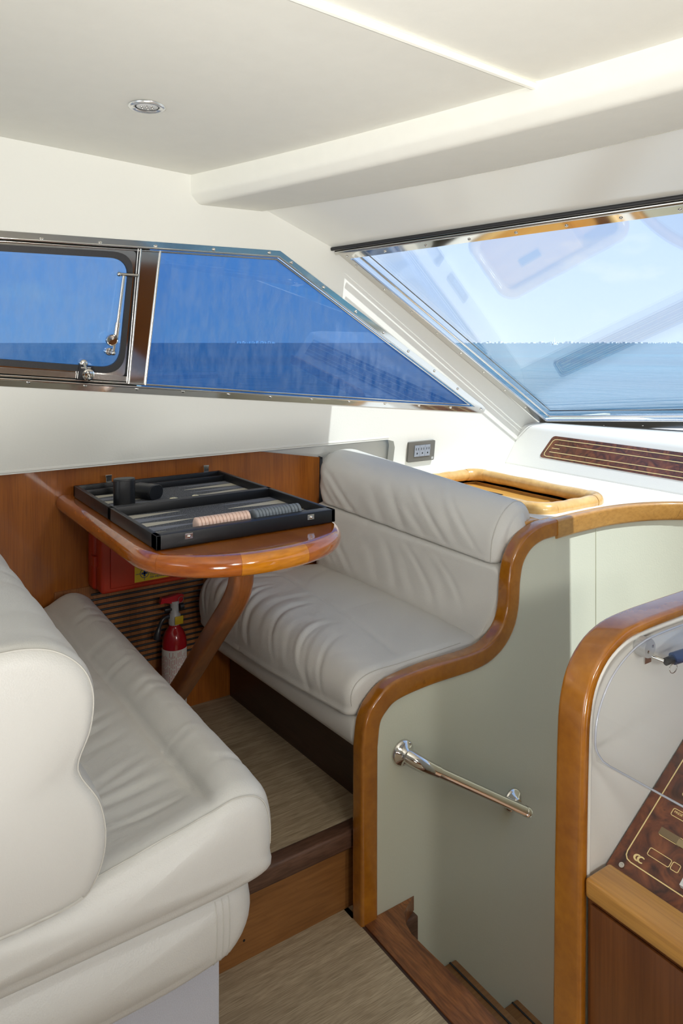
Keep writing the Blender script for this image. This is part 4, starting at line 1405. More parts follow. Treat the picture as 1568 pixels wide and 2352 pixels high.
av, _, _ = cushion('seat_valance', bA, bA, 1.03, 2.13, ab, r0=0.04, r1=0.03, bul0=0.014, N=90, M=50)
_bvh = BVHTree.FromPolygons([v.co + ORG[av.name] for v in av.data.vertices], [tuple(p.vertices) for p in av.data.polygons])
for xs in (0.470, 0.481, 0.492):
    pts = []
    for k in range(24):
        h = _bvh.ray_cast(V((xs, 0.7, 0.484 - 0.0047 * k)), V((0, 1, 0)))
        if h[0] is not None and h[0].y < 1.08:
            pts.append(h[0] + V((0, -0.0002, 0)))
    G().tube(pts, 0.0009, 6).build('seam', 'thread', ab, 60)
G().box(0.06, 0.503, 1.085, 2.16, 0.0, 0.40, 0.006).build('base', 'fabric', ab)
kA = [(0.255, 0.578), (0.290, 0.600), (0.305, 0.650), (0.297, 0.705), (0.270, 0.752), (0.268, 0.775), (0.284, 0.815), (0.287, 0.865), (0.268, 0.906), (0.225, 0.936), (0.165, 0.944), (0.10, 0.932),
      (0.06, 0.90), (0.05, 0.75), (0.05, 0.60), (0.12, 0.575)]
kB = [(0.270, 0.588), (0.300, 0.610), (0.310, 0.650), (0.302, 0.705), (0.276, 0.752), (0.272, 0.775), (0.288, 0.815), (0.290, 0.865), (0.270, 0.900), (0.225, 0.928), (0.165, 0.936), (0.10, 0.925),
      (0.06, 0.90), (0.05, 0.75), (0.05, 0.60), (0.12, 0.585)]
def bk_disp(s, x, y, z, n):
    return 0.003 * fold(y, z, 41.0, 8, 0.3)
_, pk, nk = cushion('backrest', kA, kB, 1.000, 2.13, ab, r0=0.03, r1=0.05, bul0=0.012, disp=bk_disp, N=150, M=90)
ring_seam(pk, nk, 1.012, 1.000, 2.13, 0.006, 150, 0, 95, 'seam', ab, 0.0014)
ring_seam(pa, na, 1.0251, 1.012, 2.13, 0.0131, 150, 8, 70, 'seam', ab, 0.0012)
ring_seam(pk, nk, 1.006, 1.000, 2.13, 0.012, 150, -34, 4, 'welt', ab, 0.0026)

# ------------------------------------------------------------------ dinette table
tb = root('dinette_table', 'varnished cherry wood dinette table with rounded end on bent leg', 'table', (0.757, 1.75, 0.195))
def tab_out(d=0.0, n=64):
    """half-stadium like outline shrunk by d; starts at wall left, round the near end, to wall right"""
    cx, hw = 0.757, 0.252 - d
    pts = [V((cx - hw, 2.172, 0)), V((cx - hw, 1.85, 0))]
    y1 = 1.556
    for k in range(n + 1):
        a = math.pi * k / n
        ca, sa = math.cos(a), math.sin(a)
        px_ = -hw * math.copysign(abs(ca) ** 0.93, ca)
        py_ = -(0.223 - d) * abs(sa) ** 0.95
        pts.append(V((cx + px_, y1 + py_, 0)))
    pts += [V((cx + hw, 1.85, 0)), V((cx + hw, 2.172, 0))]
    return pts
ti = tab_out(0.040)
G().prism([V((p.x, p.y, 0.8985)) for p in ti], (0, 0, -0.045)).build('tabletop', 'table', tb, 30)
eo = tab_out(0.018, 96)
bull = [(0.018 * math.cos(a) , 0.022 * math.sin(a)) for a in [math.pi / 2 - math.pi * k / 12 for k in range(13)]]
bprof = [(-0.024, 0.0215), (-0.012, 0.022)] + [(c, s) for c, s in bull] + [(-0.024, -0.022)]
def edge_piece(i0, i1, m, name='edge_moulding'):
    g = G()
    g.sweep([V((p.x, p.y, 0.8772)) for p in eo[i0:i1 + 1]], (0, 0, 1), [(c, s) for c, s in bprof])
    return g.build(name, m, tb, 40)
edge_piece(0, 16, 'table_edge')
edge_piece(16, 40, 'table_edge')
edge_piece(40, 58, 'table_edge_pale')
edge_piece(58, len(eo) - 1, 'table_edge')
# bent leg
lp = cr([V((0.735, 1.475, 0.853)), V((0.735, 1.480, 0.80)), V((0.735, 1.515, 0.745)), V((0.735, 1.62, 0.64)), V((0.735, 1.83, 0.43)), V((0.735, 2.03, 0.255)), V((0.735, 2.10, 0.196))], 40)
g = G()
g.sweep(lp, (1, 0, 0), rect_prof(-0.022, 0.022, -0.024, 0.024, 0.012, 4))
g.build('leg', 'leg', tb, 60)

# ------------------------------------------------------------------ backgammon board
BX0, BX1, BY0, BY1 = 0.541, 0.984, 1.477, 2.128
BZ0, BZ1 = 0.9005, 0.931
YM = (BY0 + BY1) / 2 - 0.004
bg = root('backgammon_board', 'open black leather backgammon case lying on the dinette table', 'game board', (0.762, 1.80, BZ0))
tw = 0.011
for y0, y1, nm in ((BY0, YM, 'near_half_case'), (YM + 0.0008, BY1, 'far_half_case')):
    g = G()
    g.box(BX0, BX1, y0, y0 + (0.030 if y0 == BY0 else tw), BZ0, BZ1, 0.0015, 2)
    g.box(BX0, BX1, y1 - tw, y1, BZ0, BZ1, 0.0015, 2)
    g.box(BX0, BX0 + tw, y0, y1, BZ0, BZ1, 0.0015, 2)
    g.box(BX1 - tw, BX1, y0, y1, BZ0, BZ1, 0.0015, 2)
    g.box(BX0 + 0.004, BX1 - 0.004, y0 + 0.004, y1 - 0.004, BZ0, BZ0 + 0.004)
    half = g.build(nm, 'black_leather', bg, 30)
    near = y0 == BY0
    # ledge of the checker trough
    ty0, ty1 = (y0 + tw, y0 + tw + 0.040) if near else (y1 - tw - 0.040, y1 - tw)
    if near:
        fy0, fy1 = y0 + 0.030, y1 - tw
    else:
        fy0, fy1 = y0 + tw, ty0 - 0.006
        G().box(BX0 + tw, BX1 - tw, ty0 - 0.006, ty0, BZ0 + 0.004, BZ1 - 0.006, 0.001).build('trough_lip', 'black_leather', half)
    fz = BZ0 + 0.0075
    G().box(BX0 + tw, BX1 - tw, fy0, fy1, BZ0 + 0.004, fz).build('felt', 'felt', half)
    pw = (fy1 - fy0) / 6
    for side in (0, 1):
        xb = BX0 + tw if side == 0 else BX1 - tw
        xt = xb + (0.155 if side == 0 else -0.155)
        for k in range(6):
            ya = fy0 + pw * k
            mname = 'ivory_point' if (k + side) % 2 else 'grey_point'
            G().prism([V((xb, ya + 0.002, fz)), V((xb, ya + pw - 0.002, fz)), V((xt, ya + pw / 2 + 0.001, fz)), V((xt, ya + pw / 2 - 0.001, fz))], (0, 0, 0.0004)).build('point', mname, half, 0)
# latches
for x in (0.612, 0.915):
    lt = G().box(x - 0.009, x + 0.009, BY0 - 0.0018, BY0, BZ1 - 0.016, BZ1 - 0.004, 0.0006, 1).build('latch', 'steel', bg)
    G().sphere((x, BY0 - 0.002, BZ1 - 0.010), 0.0035, 10, 6).build('latch_pin', 'steel', lt, 60)
for x in (0.640, 0.940):
    lt = G().box(x - 0.008, x + 0.008, BY1 + 0.001, BY1 + 0.003, BZ1 - 0.016, BZ1 + 0.018, 0.0006, 1).build('latch', 'steel2', bg)
    G().box(x - 0.010, x + 0.008, BY1 - 0.001, BY1 + 0.006, BZ1 + 0.014, BZ1 + 0.020, 0.0006, 1).build('latch_hook', 'steel2', lt)
# checkers in the near trough
ck0 = {}
def checker(x, m, lab, grp, th_):
    R_ = 0.0185
    if m not in ck0:
        g = G().lathe([(0.0, 0.0), (R_ * 0.90, 0.0), (R_, 0.0010), (R_, th_ - 0.0010), (R_ * 0.90, th_), (0, th_)], (x, BY0 + 0.0305 + R_, BZ0 + 0.0080 + R_), (1, 0, 0), 32)
        o = g.build('backgammon_checker', m, None, 40)
        ck0[m] = (o, x)
    else:
        s, xs = ck0[m]
        o = s.copy()
        COL.objects.link(o)
        o.location = s.location + V((x - xs, 0, 0))
    tag(o, lab, 'game piece', grp)
ORD = ['first', 'second', 'third', 'fourth', 'fifth', 'sixth', 'seventh', 'eighth', 'ninth', 'tenth', 'eleventh', 'twelfth', 'thirteenth', 'fourteenth', 'fifteenth']
for k in range(15):
    checker(0.648 + 0.00855 * k, 'pink', ORD[k] + " pale pink checker from the left end of the pink row", 'pink checkers in a row on the board', 0.0081)
for k in range(14):
    x = 0.790 + 0.0084 * k + (0.0016 if k > 10 else 0) + (0.0016 if k > 12 else 0)
    checker(x, 'slate', ORD[k] + " slate grey checker from the left end of the grey row", 'grey checkers in a row on the board', 0.0079)
# dice
def die(c, rz, lab, s=0.0065, tilt=0.0):
    d = root('die', lab, 'die', V((c[0], c[1], c[2])))
    m = Matrix.Translation(V(c) + V((0, 0, s))) @ Matrix.Rotation(rz, 4, 'Z')
    g = G()
    g.box(-s, s, -s, s, -s, s, 0.0014, 2, m)
    g.build('cube', 'ivory', d, 40)
    g = G()
    for fx, fy in ((-0.4, -0.4), (0.4, 0.4), (0, 0)):
        for ax_, nn in (((1, 0, 0), (0, -1, 0)), ((0, 1, 0), (-1, 0, 0)), ((1, 0, 0), (0, 0, 1))):
            n = V(nn)
            a = V(ax_)
            b = n.cross(a)
            p = n * (s + 0.0001) + a * (fx * s) + b * (fy * s)
            q = [m @ (p + (a * math.cos(t * math.pi / 4) + b * math.sin(t * math.pi / 4)) * 0.0011) for t in range(8)]
            k0 = len(g.v)
            g.add(q, [tuple(range(8))])
    g.build('pips', 'ink', d, 0, False)
die((0.7255, 1.852, BZ0 + 0.0075), 0.3, 'ivory die close beside the fallen dice cup', 0.0078)
die((0.790, 1.862, BZ0 + 0.0075), 0.7, 'ivory die lying alone near the middle of the board', 0.0068)
die((0.7833, BY0 + 0.052, BZ0 + 0.0080), 0.05, 'small white die between the pink and the grey checkers', 0.0055)
# dice cups: stadium section
def stadium(a, b, n=40):
    out = []
    for k in range(n):
        t = 2 * math.pi * k / n
        c, s = math.cos(t), math.sin(t)
        out.append((b * c + (a - b) * (1 if c > 0.001 else (-1 if c < -0.001 else 0)) * min(1, abs(c) * 6), b * s))
    return out
def cup(name, m4, lab, closed_top):
    c = root(name, lab, 'dice cup', m4.translation - V((0, 0, 0)))
    h = 0.070
    def R2(k, z):
        return [m4 @ V((x * k, y * k, z)) for x, y in stadium(0.0275, 0.0195)]
    g = G()
    g.loft([R2(0.95, 0.0), R2(0.99, 0.002), R2(1.0, 0.006), R2(1.0, h - 0.004), R2(0.985, h - 0.001), R2(0.95, h)])
    b = g.build('body', 'black_leather', c, 40)
    g = G()
    st_ = [m4 @ V((x * 1.003, y * 1.003, h - 0.0045)) for x, y in stadium(0.0275, 0.0195)]
    g.tube(st_, 0.0005, 5, True)
    g.build('stitching', 'rubber', c, 60)
    return c
m4 = Matrix.Translation((0.612, 1.905, BZ0 + 0.0076)) @ Matrix.Rotation(math.radians(-12), 4, 'Z')
c1 = cup('dice_cup', m4, 'black leather dice cup standing upright in the board', True)
m4 = Matrix.Translation((0.672, 1.985, BZ0 + 0.0275)) @ Matrix.Rotation(math.radians(28), 4, 'Z') @ Matrix.Rotation(math.radians(90), 4, 'X')
c2 = cup('dice_cup', m4, 'black leather dice cup lying on its side in the board', False)

# ------------------------------------------------------------------ first aid case
fa = root('first_aid_case', 'red plastic first aid case with yellow label under the table', 'first aid case', (0.757, 2.11, 0.628))
fx0, fx1, fz0, fz1 = 0.592, 0.924, 0.630, 0.844
G().box(fx0, fx1, 2.118, 2.1755, fz0, fz1, 0.010, 3).build('base_shell', 'red', fa, 40)
G().box(fx0 + 0.006, fx1 - 0.004, 2.060, 2.116, fz0 + 0.002, fz1 - 0.002, 0.010, 3).build('lid', 'red', fa, 40)
G().box(fx0 + 0.030, fx1 - 0.02, 2.0565, 2.062, fz0 + 0.016, fz1 - 0.016, 0.004, 2).build('lid_panel', 'red', fa, 40)
for x in (0.664, 0.850):
    G().box(x, x + 0.006, 2.10, 2.135, fz0 - 0.006, fz0 + 0.004, 0.001).build('hinge', 'red', fa)
for z in (0.70, 0.79):
    G().box(fx0 - 0.003, fx0 + 0.012, 2.10, 2.13, z, z + 0.03, 0.002).build('clip', 'red', fa)
lab = G().box(0.690, 0.890, 2.0558, 2.0566, 0.652, 0.790).build('label', 'yellow', fa, 0)
lab['label'] = 'yellow label with blue cross'
LY = 2.0555
g = G()
cxx, czz = 0.7185, 0.6745
g.box(cxx - 0.0088, cxx + 0.0088, LY - 0.0002, LY, czz - 0.0028, czz + 0.0028)
g.box(cxx - 0.0028, cxx + 0.0028, LY - 0.0002, LY, czz - 0.0088, czz + 0.0088)
g.prism([V((cxx + 0.0132 * math.cos(t * math.pi / 16), LY, czz + 0.0132 * math.sin(t * math.pi / 16))) for t in range(32)], (0, -0.0002, 0),
        [[V((cxx + 0.0116 * math.cos(t * math.pi / 16), LY, czz + 0.0116 * math.sin(t * math.pi / 16))) for t in range(32)]])
g.box(cxx - 0.0006, cxx + 0.0006, LY - 0.0002, LY, czz + 0.0132, czz + 0.030)
g.box(cxx - 0.0006, cxx + 0.0006, LY - 0.0002, LY, czz - 0.020, czz - 0.0132)
g.box(cxx - 0.026, cxx - 0.0132, LY - 0.0002, LY, czz - 0.0006, czz + 0.0006)
g.box(cxx + 0.0132, 0.884, LY - 0.0002, LY, czz - 0.0006, czz + 0.0006)
g.build('cross_emblem', 'blue_ink', lab, 0)
text('print', "CONFORME D.M. SANITA' N.", 0.0085, (0.734, LY - 0.0001, 0.6655), (1, 0, 0), (0, 0, 1), 'blue_ink', lab)
text('print', 'PER IMBARCAZIONI DA DIPORTO E DA PESCA', 0.0076, (0.734, LY - 0.0001, 0.6575), (1, 0, 0), (0, 0, 1), 'blue_ink', lab)

# ------------------------------------------------------------------ fire extinguisher
ex = root('fire_extinguisher', 'red fire extinguisher standing against the louvre grille', 'fire extinguisher', (0.832, 2.118, 0.195))
ec = V((0.832, 2.118, 0.0))
G().lathe([(0.030, 0.196), (0.036, 0.200), (0.0365, 0.21), (0.0365, 0.430), (0.034, 0.450), (0.026, 0.468), (0.018, 0.478), (0.0165, 0.484), (0.0165, 0.490)], ec, (0, 0, 1), 32).build('cylinder', 'ext_red', ex, 60)
def arc_sheet(r, a0, a1, z0, z1, m, nm, par, nseg=18):
    g = G()
    rings = []
    for k in range(nseg + 1):
        a = a0 + (a1 - a0) * k / nseg
        d = V((math.cos(a), math.sin(a), 0))
        rings.append([ec + d * r + V((0, 0, z0)), ec + d * r + V((0, 0, z1)), ec + d * (r - 0.0003) + V((0, 0, z1)), ec + d * (r - 0.0003) + V((0, 0, z0))])
    g.loft(rings)
    return g.build(nm, m, par, 60)
lb = arc_sheet(0.0371, math.radians(165), math.radians(325), 0.235, 0.420, 'white_label', 'label', ex)
g = G()
rp = random.Random(3)
for k in range(18):
    a = math.radians(180 + 7.6 * k)
    z = 0.243
    while z < 0.40:
        l_ = rp.uniform(0.006, 0.022)
        d0 = V((math.cos(a), math.sin(a), 0)); d1 = V((math.cos(a + 0.032), math.sin(a + 0.032), 0))
        g.add([ec + d0 * 0.0373 + V((0, 0, z)), ec + d1 * 0.0373 + V((0, 0, z)), ec + d1 * 0.0373 + V((0, 0, z + l_)), ec + d0 * 0.0373 + V((0, 0, z + l_))], [(0, 1, 2, 3)])
        z += l_ + 0.004
g.build('fine_print', 'red_ink', lb, 0, False)
g = G()
g.lathe([(0.0165, 0.486), (0.018, 0.490), (0.018, 0.515), (0.0125, 0.522), (0.0125, 0.545), (0.014, 0.548), (0.014, 0.556), (0, 0.556)], ec, (0, 0, 1), 16)
g.build('valve', 'grey_plastic', ex, 40)
G().box(ec.x - 0.006, ec.x + 0.020, ec.y - 0.0205, ec.y - 0.0180, 0.490, 0.514, 0.001).build('tag', 'yellow', ex)
G().prism([V((x, ec.y - 0.008, z)) for x, z in ((0.786, 0.556), (0.790, 0.573), (0.800, 0.571), (0.845, 0.575), (0.858, 0.572), (0.857, 0.552), (0.840, 0.546), (0.800, 0.557))], (0, 0.016, 0)).build('lever', 'ext_red', ex, 30)
G().box(0.800, 0.835, ec.y - 0.007, ec.y + 0.007, 0.530, 0.538, 0.002).build('carry_handle', 'black_plastic', ex)
G().tube([V((0.848 + 0.008 * math.cos(t * math.pi / 8), ec.y - 0.0105, 0.560 + 0.009 * math.sin(t * math.pi / 8))) for t in range(16)], 0.0009, 6, True).build('pull_ring', 'steel', ex, 60)
G().lathe([(0.010, 0), (0.010, 0.012), (0, 0.012)], V((0.848, ec.y, 0.535)), (1, 0, 0), 14).build('gauge', 'black_plastic', ex, 40)
G().tube(cr([V((0.818, ec.y, 0.512)), V((0.795, ec.y - 0.005, 0.510)), V((0.780, ec.y - 0.006, 0.480)), V((0.775, ec.y - 0.006, 0.455))], 14), [0.006] * 9 + [0.008, 0.009, 0.010, 0.0105, 0.0105], 12).build('hose', 'black_plastic', ex, 60)

# ------------------------------------------------------------------ ceiling lamp
lc = V((0.567, 1.606, zceil(0.567, 1.606)))
dl = root('ceiling_downlight', 'round recessed metal downlight in the cream ceiling', 'lamp', lc)
G().lathe([(0.026, -0.001), (0.027, 0.003), (0.036, 0.006), (0.0405, 0.004), (0.041, 0.0)], lc, (0, 0, -1), 40).build('ring', 'lamp_ring', dl, 60)
G().lathe([(0.0, 0.0025), (0.022, 0.0025), (0.0235, 0.0015), (0.0235, -0.002)], lc, (0, 0, -1), 32).build('lens', 'lens', dl, 40)
G().lathe([(0.0285, -0.002), (0.0285, 0.0022), (0.0245, 0.0022), (0.0245, -0.002)], lc, (0, 0, -1), 32).build('gap', 'rubber', dl, 40)
for k in range(7):
    a = 2 * math.pi * k / 6
    rr_ = 0.0125 if k < 6 else 0
    G().sphere(lc + V((rr_ * math.cos(a), rr_ * math.sin(a), -0.003)), 0.0032, 8, 6).build('diode', 'steel', dl, 60)

# ------------------------------------------------------------------ helm partition and electrical console
HOUT = [(0.980, 0.0), (0.985, 0.45), (0.991, 0.66), (0.998, 0.735), (1.016, 0.782), (1.050, 0.817), (1.097, 0.838), (1.155, 0.846), (1.28, 0.848), (1.60, 0.848)]
hp = [V((0.980, 0, -0.02)), V((0.982, 0, 0.2))] + cr([V((x, 0, z)) for x, z in HOUT[1:]], 60)
g = G()
g.sweep([V((p.x, 0.768, p.z)) for p in hp], (0, -1, 0), rect_prof(0.0, 0.020, -0.056, 0.0, 0.0085, 4))
o = g.build('trim_3', 'trim', None, 40)
tag(o, 'arched varnished honey wood edging of the helm partition', 'trim', kind='structure')
inn = []
for i, p in enumerate(hp):
    a = hp[max(0, i - 1)]; b = hp[min(len(hp) - 1, i + 1)]
    t = (b - a).normalized()
    inn.append(p + t.cross(V((0, -1, 0))) * 0.010)
g = G()
g.prism([V((p.x, 0.774, p.z)) for p in inn] + [V((1.60, 0.774, -0.9)), V((1.0, 0.774, -0.9)), V((1.0, 0.774, -0.05))], (0, 0.044, 0))
o = g.build('wall_helm_partition', 'vinyl', None, 30)
tag(o, 'cream vinyl partition between companionway and electrical console', 'wall', kind='structure')
# soft rolled border of the vinyl just inside the trim
g = G()
off_p = []
for i, p in enumerate(hp[2:-4]):
    q = hp[2:-4]
    a = q[max(0, i - 1)]; b = q[min(len(q) - 1, i + 1)]
    t = (b - a).normalized()
    off_p.append(V((p.x, 0.774, p.z)) + t.cross(V((0, -1, 0))) * 0.0235)
g.tube(off_p, 0.0045, 8)
g.build('rolled_border', 'vinyl', o, 80)

ec_ = root('electrical_console', 'brown wood cabinet with sloping burl breaker panel', 'cabinet', (1.2, 0.4, 0.0))
G().box(1.004, 1.55, -0.15, 0.768, 0.0, 0.436).build('body', 'cabinet', ec_, 0)
G().box(0.998, 1.004, -0.14, 0.760, 0.03, 0.428, 0.002).build('front_panel', 'cabinet', ec_, 30)
G().box(0.992, 1.056, -0.15, 0.766, 0.438, 0.470, 0.006, 3).build('edge_bar', 'bar', ec_, 40)
# sloping board frame: origin at lower port corner, U inboard (-Y), Vv up the slope
BO = V((1.054, 0.771, 0.462))
BU = V((0, -1, 0))
BV = V((0.220, 0, 0.135)).normalized()
BN = BU.cross(BV).normalized()
if BN.z < 0:
    BN = -BN
def bd(u, v, n=0.0):
    return BO + BU * u + BV * v + BN * n
board = G().prism([bd(0, 0, -0.008), bd(0.9, 0, -0.008), bd(0.9, 0.42, -0.008), bd(0, 0.42, -0.008)], BN * 0.008).build('breaker_panel', 'burl', ec_, 0)
board['label'] = 'burl wood breaker panel with gold lettering'
def line(pts, r=0.0007, closed=False):
    g = G()
    g.sweep([bd(u, v, 0.0003) for u, v in pts], BN, rect_prof(-r, r, -0.0003, 0.0003, 0), closed)
    return g.build('gold_line', 'gold', board, 0)
line([(0.0175, 0.41), (0.0175, 0.040), (0.019, 0.033), (0.0235, 0.028), (0.031, 0.026), (0.88, 0.026)], 0.0009)
def rrect(u0, v0, u1, v1, r=0.003):
    line([(p.x, p.y) for p in rpoly([V((u0, v0)), V((u1, v0)), V((u1, v1)), V((u0, v1))], r, 4)], 0.0005, True)
rows = [0.052, 0.091, 0.131, 0.171, 0.212]
for k, v in enumerate(rows):
    rrect(0.046, v, 0.084, v + 0.013)
    rrect(0.0865, v, 0.0995, v + 0.013)
def btext(s, u, v, size):
    return text('gold_print', s, size, bd(u, v, 0.0003), BU, BV, 'gold', board)
btext('PRESE', 0.049, rows[2] + 0.006, 0.0058)
btext('COMPATTATORE', 0.0475, rows[3] + 0.0068, 0.0050)
btext('TRITARIFIUTI', 0.0475, rows[3] + 0.0018, 0.0050)
btext('GRILL F', 0.049, rows[4] + 0.006, 0.0058)
# little plug symbol
g = G()
g.prism([bd(u, v, 0.0002) for u, v in [(0.0890 + 0.0040 * (1 - math.cos(t * math.pi / 8)) * 0.9, rows[2] + 0.0065 + 0.0035 * math.sin(t * math.pi / 8 + math.pi)) for t in range(9)]], BN * 0.0003)
for q in (0.0015, 0.0045, 0.0075):
    g.prism([bd(0.0955, rows[2] + 0.002 + q, 0.0002), bd(0.0985, rows[2] + 0.002 + q, 0.0002), bd(0.0985, rows[2] + 0.0028 + q, 0.0002), bd(0.0955, rows[2] + 0.0028 + q, 0.0002)], BN * 0.0003)
g.build('plug_symbol', 'gold', board, 0)
# dymo-like faded strips over one field
G().prism([bd(0.0445, rows[1] + 0.001, 0.0004), bd(0.078, rows[1] + 0.001, 0.0004), bd(0.078, rows[1] + 0.0135, 0.0004), bd(0.0445, rows[1] + 0.0135, 0.0004)], BN * 0.0006).build('faded_strip', mat('faded_tape_dark', (0.20, 0.14, 0.075), 0.6, bump=(700, 0.3)), board, 0)
G().prism([bd(0.077, rows[1] - 0.0005, 0.0008), bd(0.0985, rows[1] - 0.0005, 0.0008), bd(0.0985, rows[1] + 0.011, 0.0008), bd(0.077, rows[1] + 0.011, 0.0008)], BN * 0.0006).build('faded_strip', mat('faded_tape_pale', (0.33, 0.25, 0.13), 0.6, bump=(700, 0.3)), board, 0)
# double-C emblem
g = G()
for cu, sc in ((0.0365, 1.0), (0.0430, 1.0)):
    ro, ri = 0.0068, 0.0042
    a0, a1 = math.radians(50), math.radians(310)
    pts = [(cu + ro * math.cos(a0 + (a1 - a0) * t / 20), 0.0385 + ro * 0.85 * math.sin(a0 + (a1 - a0) * t / 20)) for t in range(21)]
    pts += [(cu + 0.0010 + ri * math.cos(a1 + (a0 - a1) * t / 20), 0.0385 + ri * 0.85 * math.sin(a1 + (a0 - a1) * t / 20)) for t in range(21)]
    g.prism([bd(u, v, 0.0002) for u, v in pts], BN * 0.0003)
g.build('emblem', 'gold', board, 0)
# bolt in the corner
bolt = G().lathe([(0.0045, 0), (0.0045, 0.003), (0.0022, 0.003), (0.0022, 0.001), (0, 0.001)], bd(0.0225, 0.0135, 0), BN, 16).build('bolt', 'steel', board, 40)
# breakers
for k in range(6):
    v0 = 0.036 + 0.0185 * k * 1.08
    u0 = 0.1135
    br = root('breaker', '', None, (0, 0, 0)) if False else None
    body = G()
    body.prism([bd(u0, v0, 0), bd(u0 + 0.085, v0, 0), bd(u0 + 0.085, v0 + 0.0192, 0), bd(u0, v0 + 0.0192, 0)], BN * 0.008)
    b_ = body.build('breaker', 'breaker_white', ec_, 0)
    g = G()
    g.prism([bd(u0 + 0.028, v0 + 0.001, 0.008), bd(u0 + 0.060, v0 + 0.001, 0.008), bd(u0 + 0.060, v0 + 0.0182, 0.008), bd(u0 + 0.028, v0 + 0.0182, 0.008)], BN * 0.009)
    g.build('raised_part', 'breaker_white', b_, 0)
    if k % 2 == 0:
        g = G()
        g.prism([bd(u0 + 0.003, v0 + 0.009, 0.0081), bd(u0 + 0.008, v0 + 0.009, 0.0081), bd(u0 + 0.008, v0 + 0.0155, 0.0081), bd(u0 + 0.003, v0 + 0.0155, 0.0081)], BN * 0.0003)
        g.build('orange_mark', 'orange', b_, 0)
        g = G()
        for q in range(4):
            g.prism([bd(u0 + 0.0100 + 0.0025 * q, v0 + 0.004 + 0.001 * (q % 2), 0.0081), bd(u0 + 0.0112 + 0.0025 * q, v0 + 0.004 + 0.001 * (q % 2), 0.0081), bd(u0 + 0.0112 + 0.0025 * q, v0 + 0.014, 0.0081), bd(u0 + 0.0100 + 0.0025 * q, v0 + 0.014, 0.0081)], BN * 0.0002)
        g.build('fine_print', 'grey_plastic', b_, 0)
    # toggles: dark ribbed grip and lever
    g = G()
    g.prism([bd(u0 + 0.030, v0 + 0.003, 0.017), bd(u0 + 0.040, v0 + 0.003, 0.017), bd(u0 + 0.040, v0 + 0.0165, 0.017), bd(u0 + 0.030, v0 + 0.0165, 0.017)], BN * 0.006)
    g.build('toggle', 'toggle', b_, 0)
    if k % 2 == 0:
        a, b = bd(u0 + 0.046, v0 - 0.002, 0.024), bd(u0 + 0.046, v0 + 0.034, 0.026)
        g = G()
        g.loft([[p + BU * (w * 0.006) + BN * (h * 0.005) for w, h in ((-1, -1), (1, -1), (1, 0.6), (0.6, 1), (-0.6, 1), (-1, 0.6))] for p in (a, b)])
        g.build('lever', 'toggle', b_, 30)

# curved clear acrylic cover over the panel
ac = root('acrylic_cover', 'clear curved acrylic cover above the breaker panel', 'cover', (1.1, 0.6, 0.663))
AP = cr([V((x, 0, z)) for x, z in ((1.008, 0.660), (1.001, 0.690), (1.008, 0.733), (1.036, 0.776), (1.077, 0.805), (1.125, 0.821), (1.188, 0.826), (1.35, 0.826))], 44)
g = G()
g.sweep([V((p.x, 0.10, p.z)) for p in AP], (0, 1, 0), [(0.0, 0.0), (0.004, 0.0), (0.004, 0.652), (0.0, 0.652)])
g.build('sheet', 'acrylic', ac, 60)
mat('acrylic_cut_edge', (0.55, 0.57, 0.63), 0.12, spec=0.8)
ep = [V((p.x, 0.752, p.z)) for p in AP[:1:-1]] + [V((AP[1].x + 0.001, 0.750, AP[1].z)), V((AP[0].x, 0.743, AP[0].z + 0.002)), V((AP[0].x, 0.730, AP[0].z)), V((AP[0].x, 0.60, AP[0].z)), V((AP[0].x, 0.10, AP[0].z))]
G().tube(ep, 0.0016, 8).build('edge', bpy.data.materials['acrylic_cut_edge'], ac, 60)
# bumper knob on the partition
kb = root('bumper_knob', 'round grey plastic bumper on the partition under the cover', 'bumper', (1.165, 0.76, 0.80))
G().lathe([(0.0165, 0.0), (0.0165, 0.020), (0.0155, 0.022), (0, 0.022)], V((1.148, 0.7735, 0.806)), (0, -1, 0), 28).build('disc', 'grey_plastic', kb, 40)
for dx, dz in ((-0.006, -0.004), (0.007, 0.003)):
    G().lathe([(0.0028, 0), (0.0028, 0.0008), (0.001, 0.0002)], V((1.148 + dx, 0.7513, 0.806 + dz)), (0, -1, 0), 10).build('screw', 'steel', kb, 60)
su = root('gas_strut', 'dark blue gas strut with wire clip on steel bracket', 'strut', (1.2, 0.745, 0.77))
G().box(1.163, 1.183, 0.7715, 0.7739, 0.768, 0.800, 0.001).build('bracket', 'steel', su)
G().tube([V((1.173, 0.773, 0.783)), V((1.183, 0.748, 0.778))], 0.004, 10).build('ball_stud', 'steel', su, 60)
G().tube([V((1.183, 0.746, 0.777)), V((1.200, 0.742, 0.780))], 0.0065, 12).build('socket_end', 'black_plastic', su, 60)
G().tube([V((1.200, 0.742, 0.780)), V((1.33, 0.700, 0.800))], 0.0105, 16).build('barrel', 'strut_blue', su, 60)
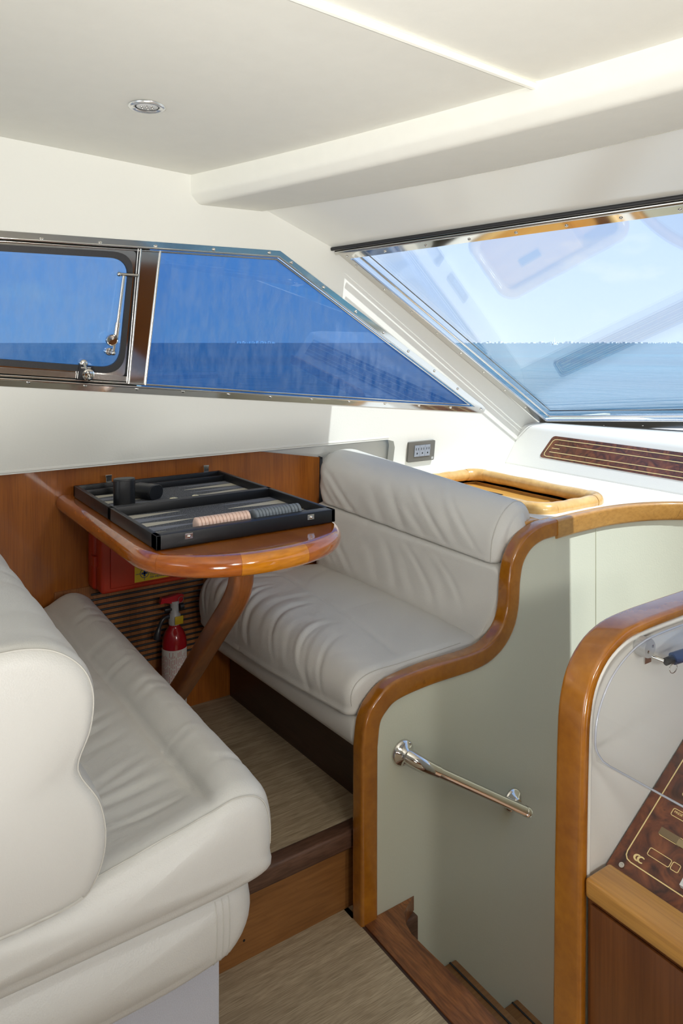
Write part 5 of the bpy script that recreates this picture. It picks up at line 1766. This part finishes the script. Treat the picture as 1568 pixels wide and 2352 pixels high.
G().tube([V((1.193 + 0.011 * math.cos(t * math.pi / 10), 0.737, 0.767 + 0.008 * math.sin(t * math.pi / 10))) for t in range(20)], 0.0008, 6, True).build('wire_clip', 'steel', su, 60)

# ------------------------------------------------------------------ starboard and aft sides of the saloon (behind the camera)
g = G()
g.prism([V((x, -2.26, z)) for x, z in ((-3.0, 1.0), (2.5, 1.0), (1.35, 1.66), (1.0, 1.97), (-3.0, 1.97))], (0, -0.03, 0))
o = g.build('wall_starboard', 'vinyl', None, 0)
tag(o, 'cream starboard side wall behind the helm', 'wall', kind='structure')
o = G().box(-3.0, 2.5, -2.29, -2.26, 0.0, 1.0).build('wall_starboard_panelling', 'mahog', None, 0)
tag(o, 'mahogany panelling low on the starboard side', 'wall panel', kind='structure')
g = G()
g.prism([V((-3.0, y, z)) for y, z in ((2.1, 0.0), (-2.26, 0.0), (-2.26, 1.95), (2.1, 1.95))], (-0.03, 0, 0),
        [[V((-3.0, y, z)) for y, z in ((1.2, 0.02), (1.2, 1.80), (-0.8, 1.80), (-0.8, 0.02))]])
o = g.build('wall_aft', 'vinyl', None, 0)
tag(o, 'cream aft bulkhead around the open saloon door', 'wall', kind='structure')

# ------------------------------------------------------------------ lower cabin shell below the companionway
o = G().box(0.98, 3.06, -2.30, 2.24, -0.94, -0.90).build('floor_lower_cabin', 'riser', None, 0)
tag(o, 'brown wooden floor of the lower cabin under the stairs', 'floor', kind='structure')
for nm, b, lab in (('wall_hull_port', (-3.0, 3.06, 2.215, 2.245, -0.94, 0.99), 'cream hull lining behind the port side wall'),
                   ('wall_hull_starboard', (-3.0, 3.06, -2.33, -2.30, -0.94, 0.99), 'cream hull lining on the starboard side'),
                   ('wall_hull_forward', (3.06, 3.09, -2.33, 2.245, -0.94, 0.98), 'cream bulkhead ahead of the lower cabin'),
                   ('wall_lower_aft', (0.95, 0.98, -2.30, 2.215, -0.94, -0.04), 'cream bulkhead below the cabin floor')):
    o = G().box(*b).build(nm, 'panel', None, 0)
    tag(o, lab, 'wall', kind='structure')
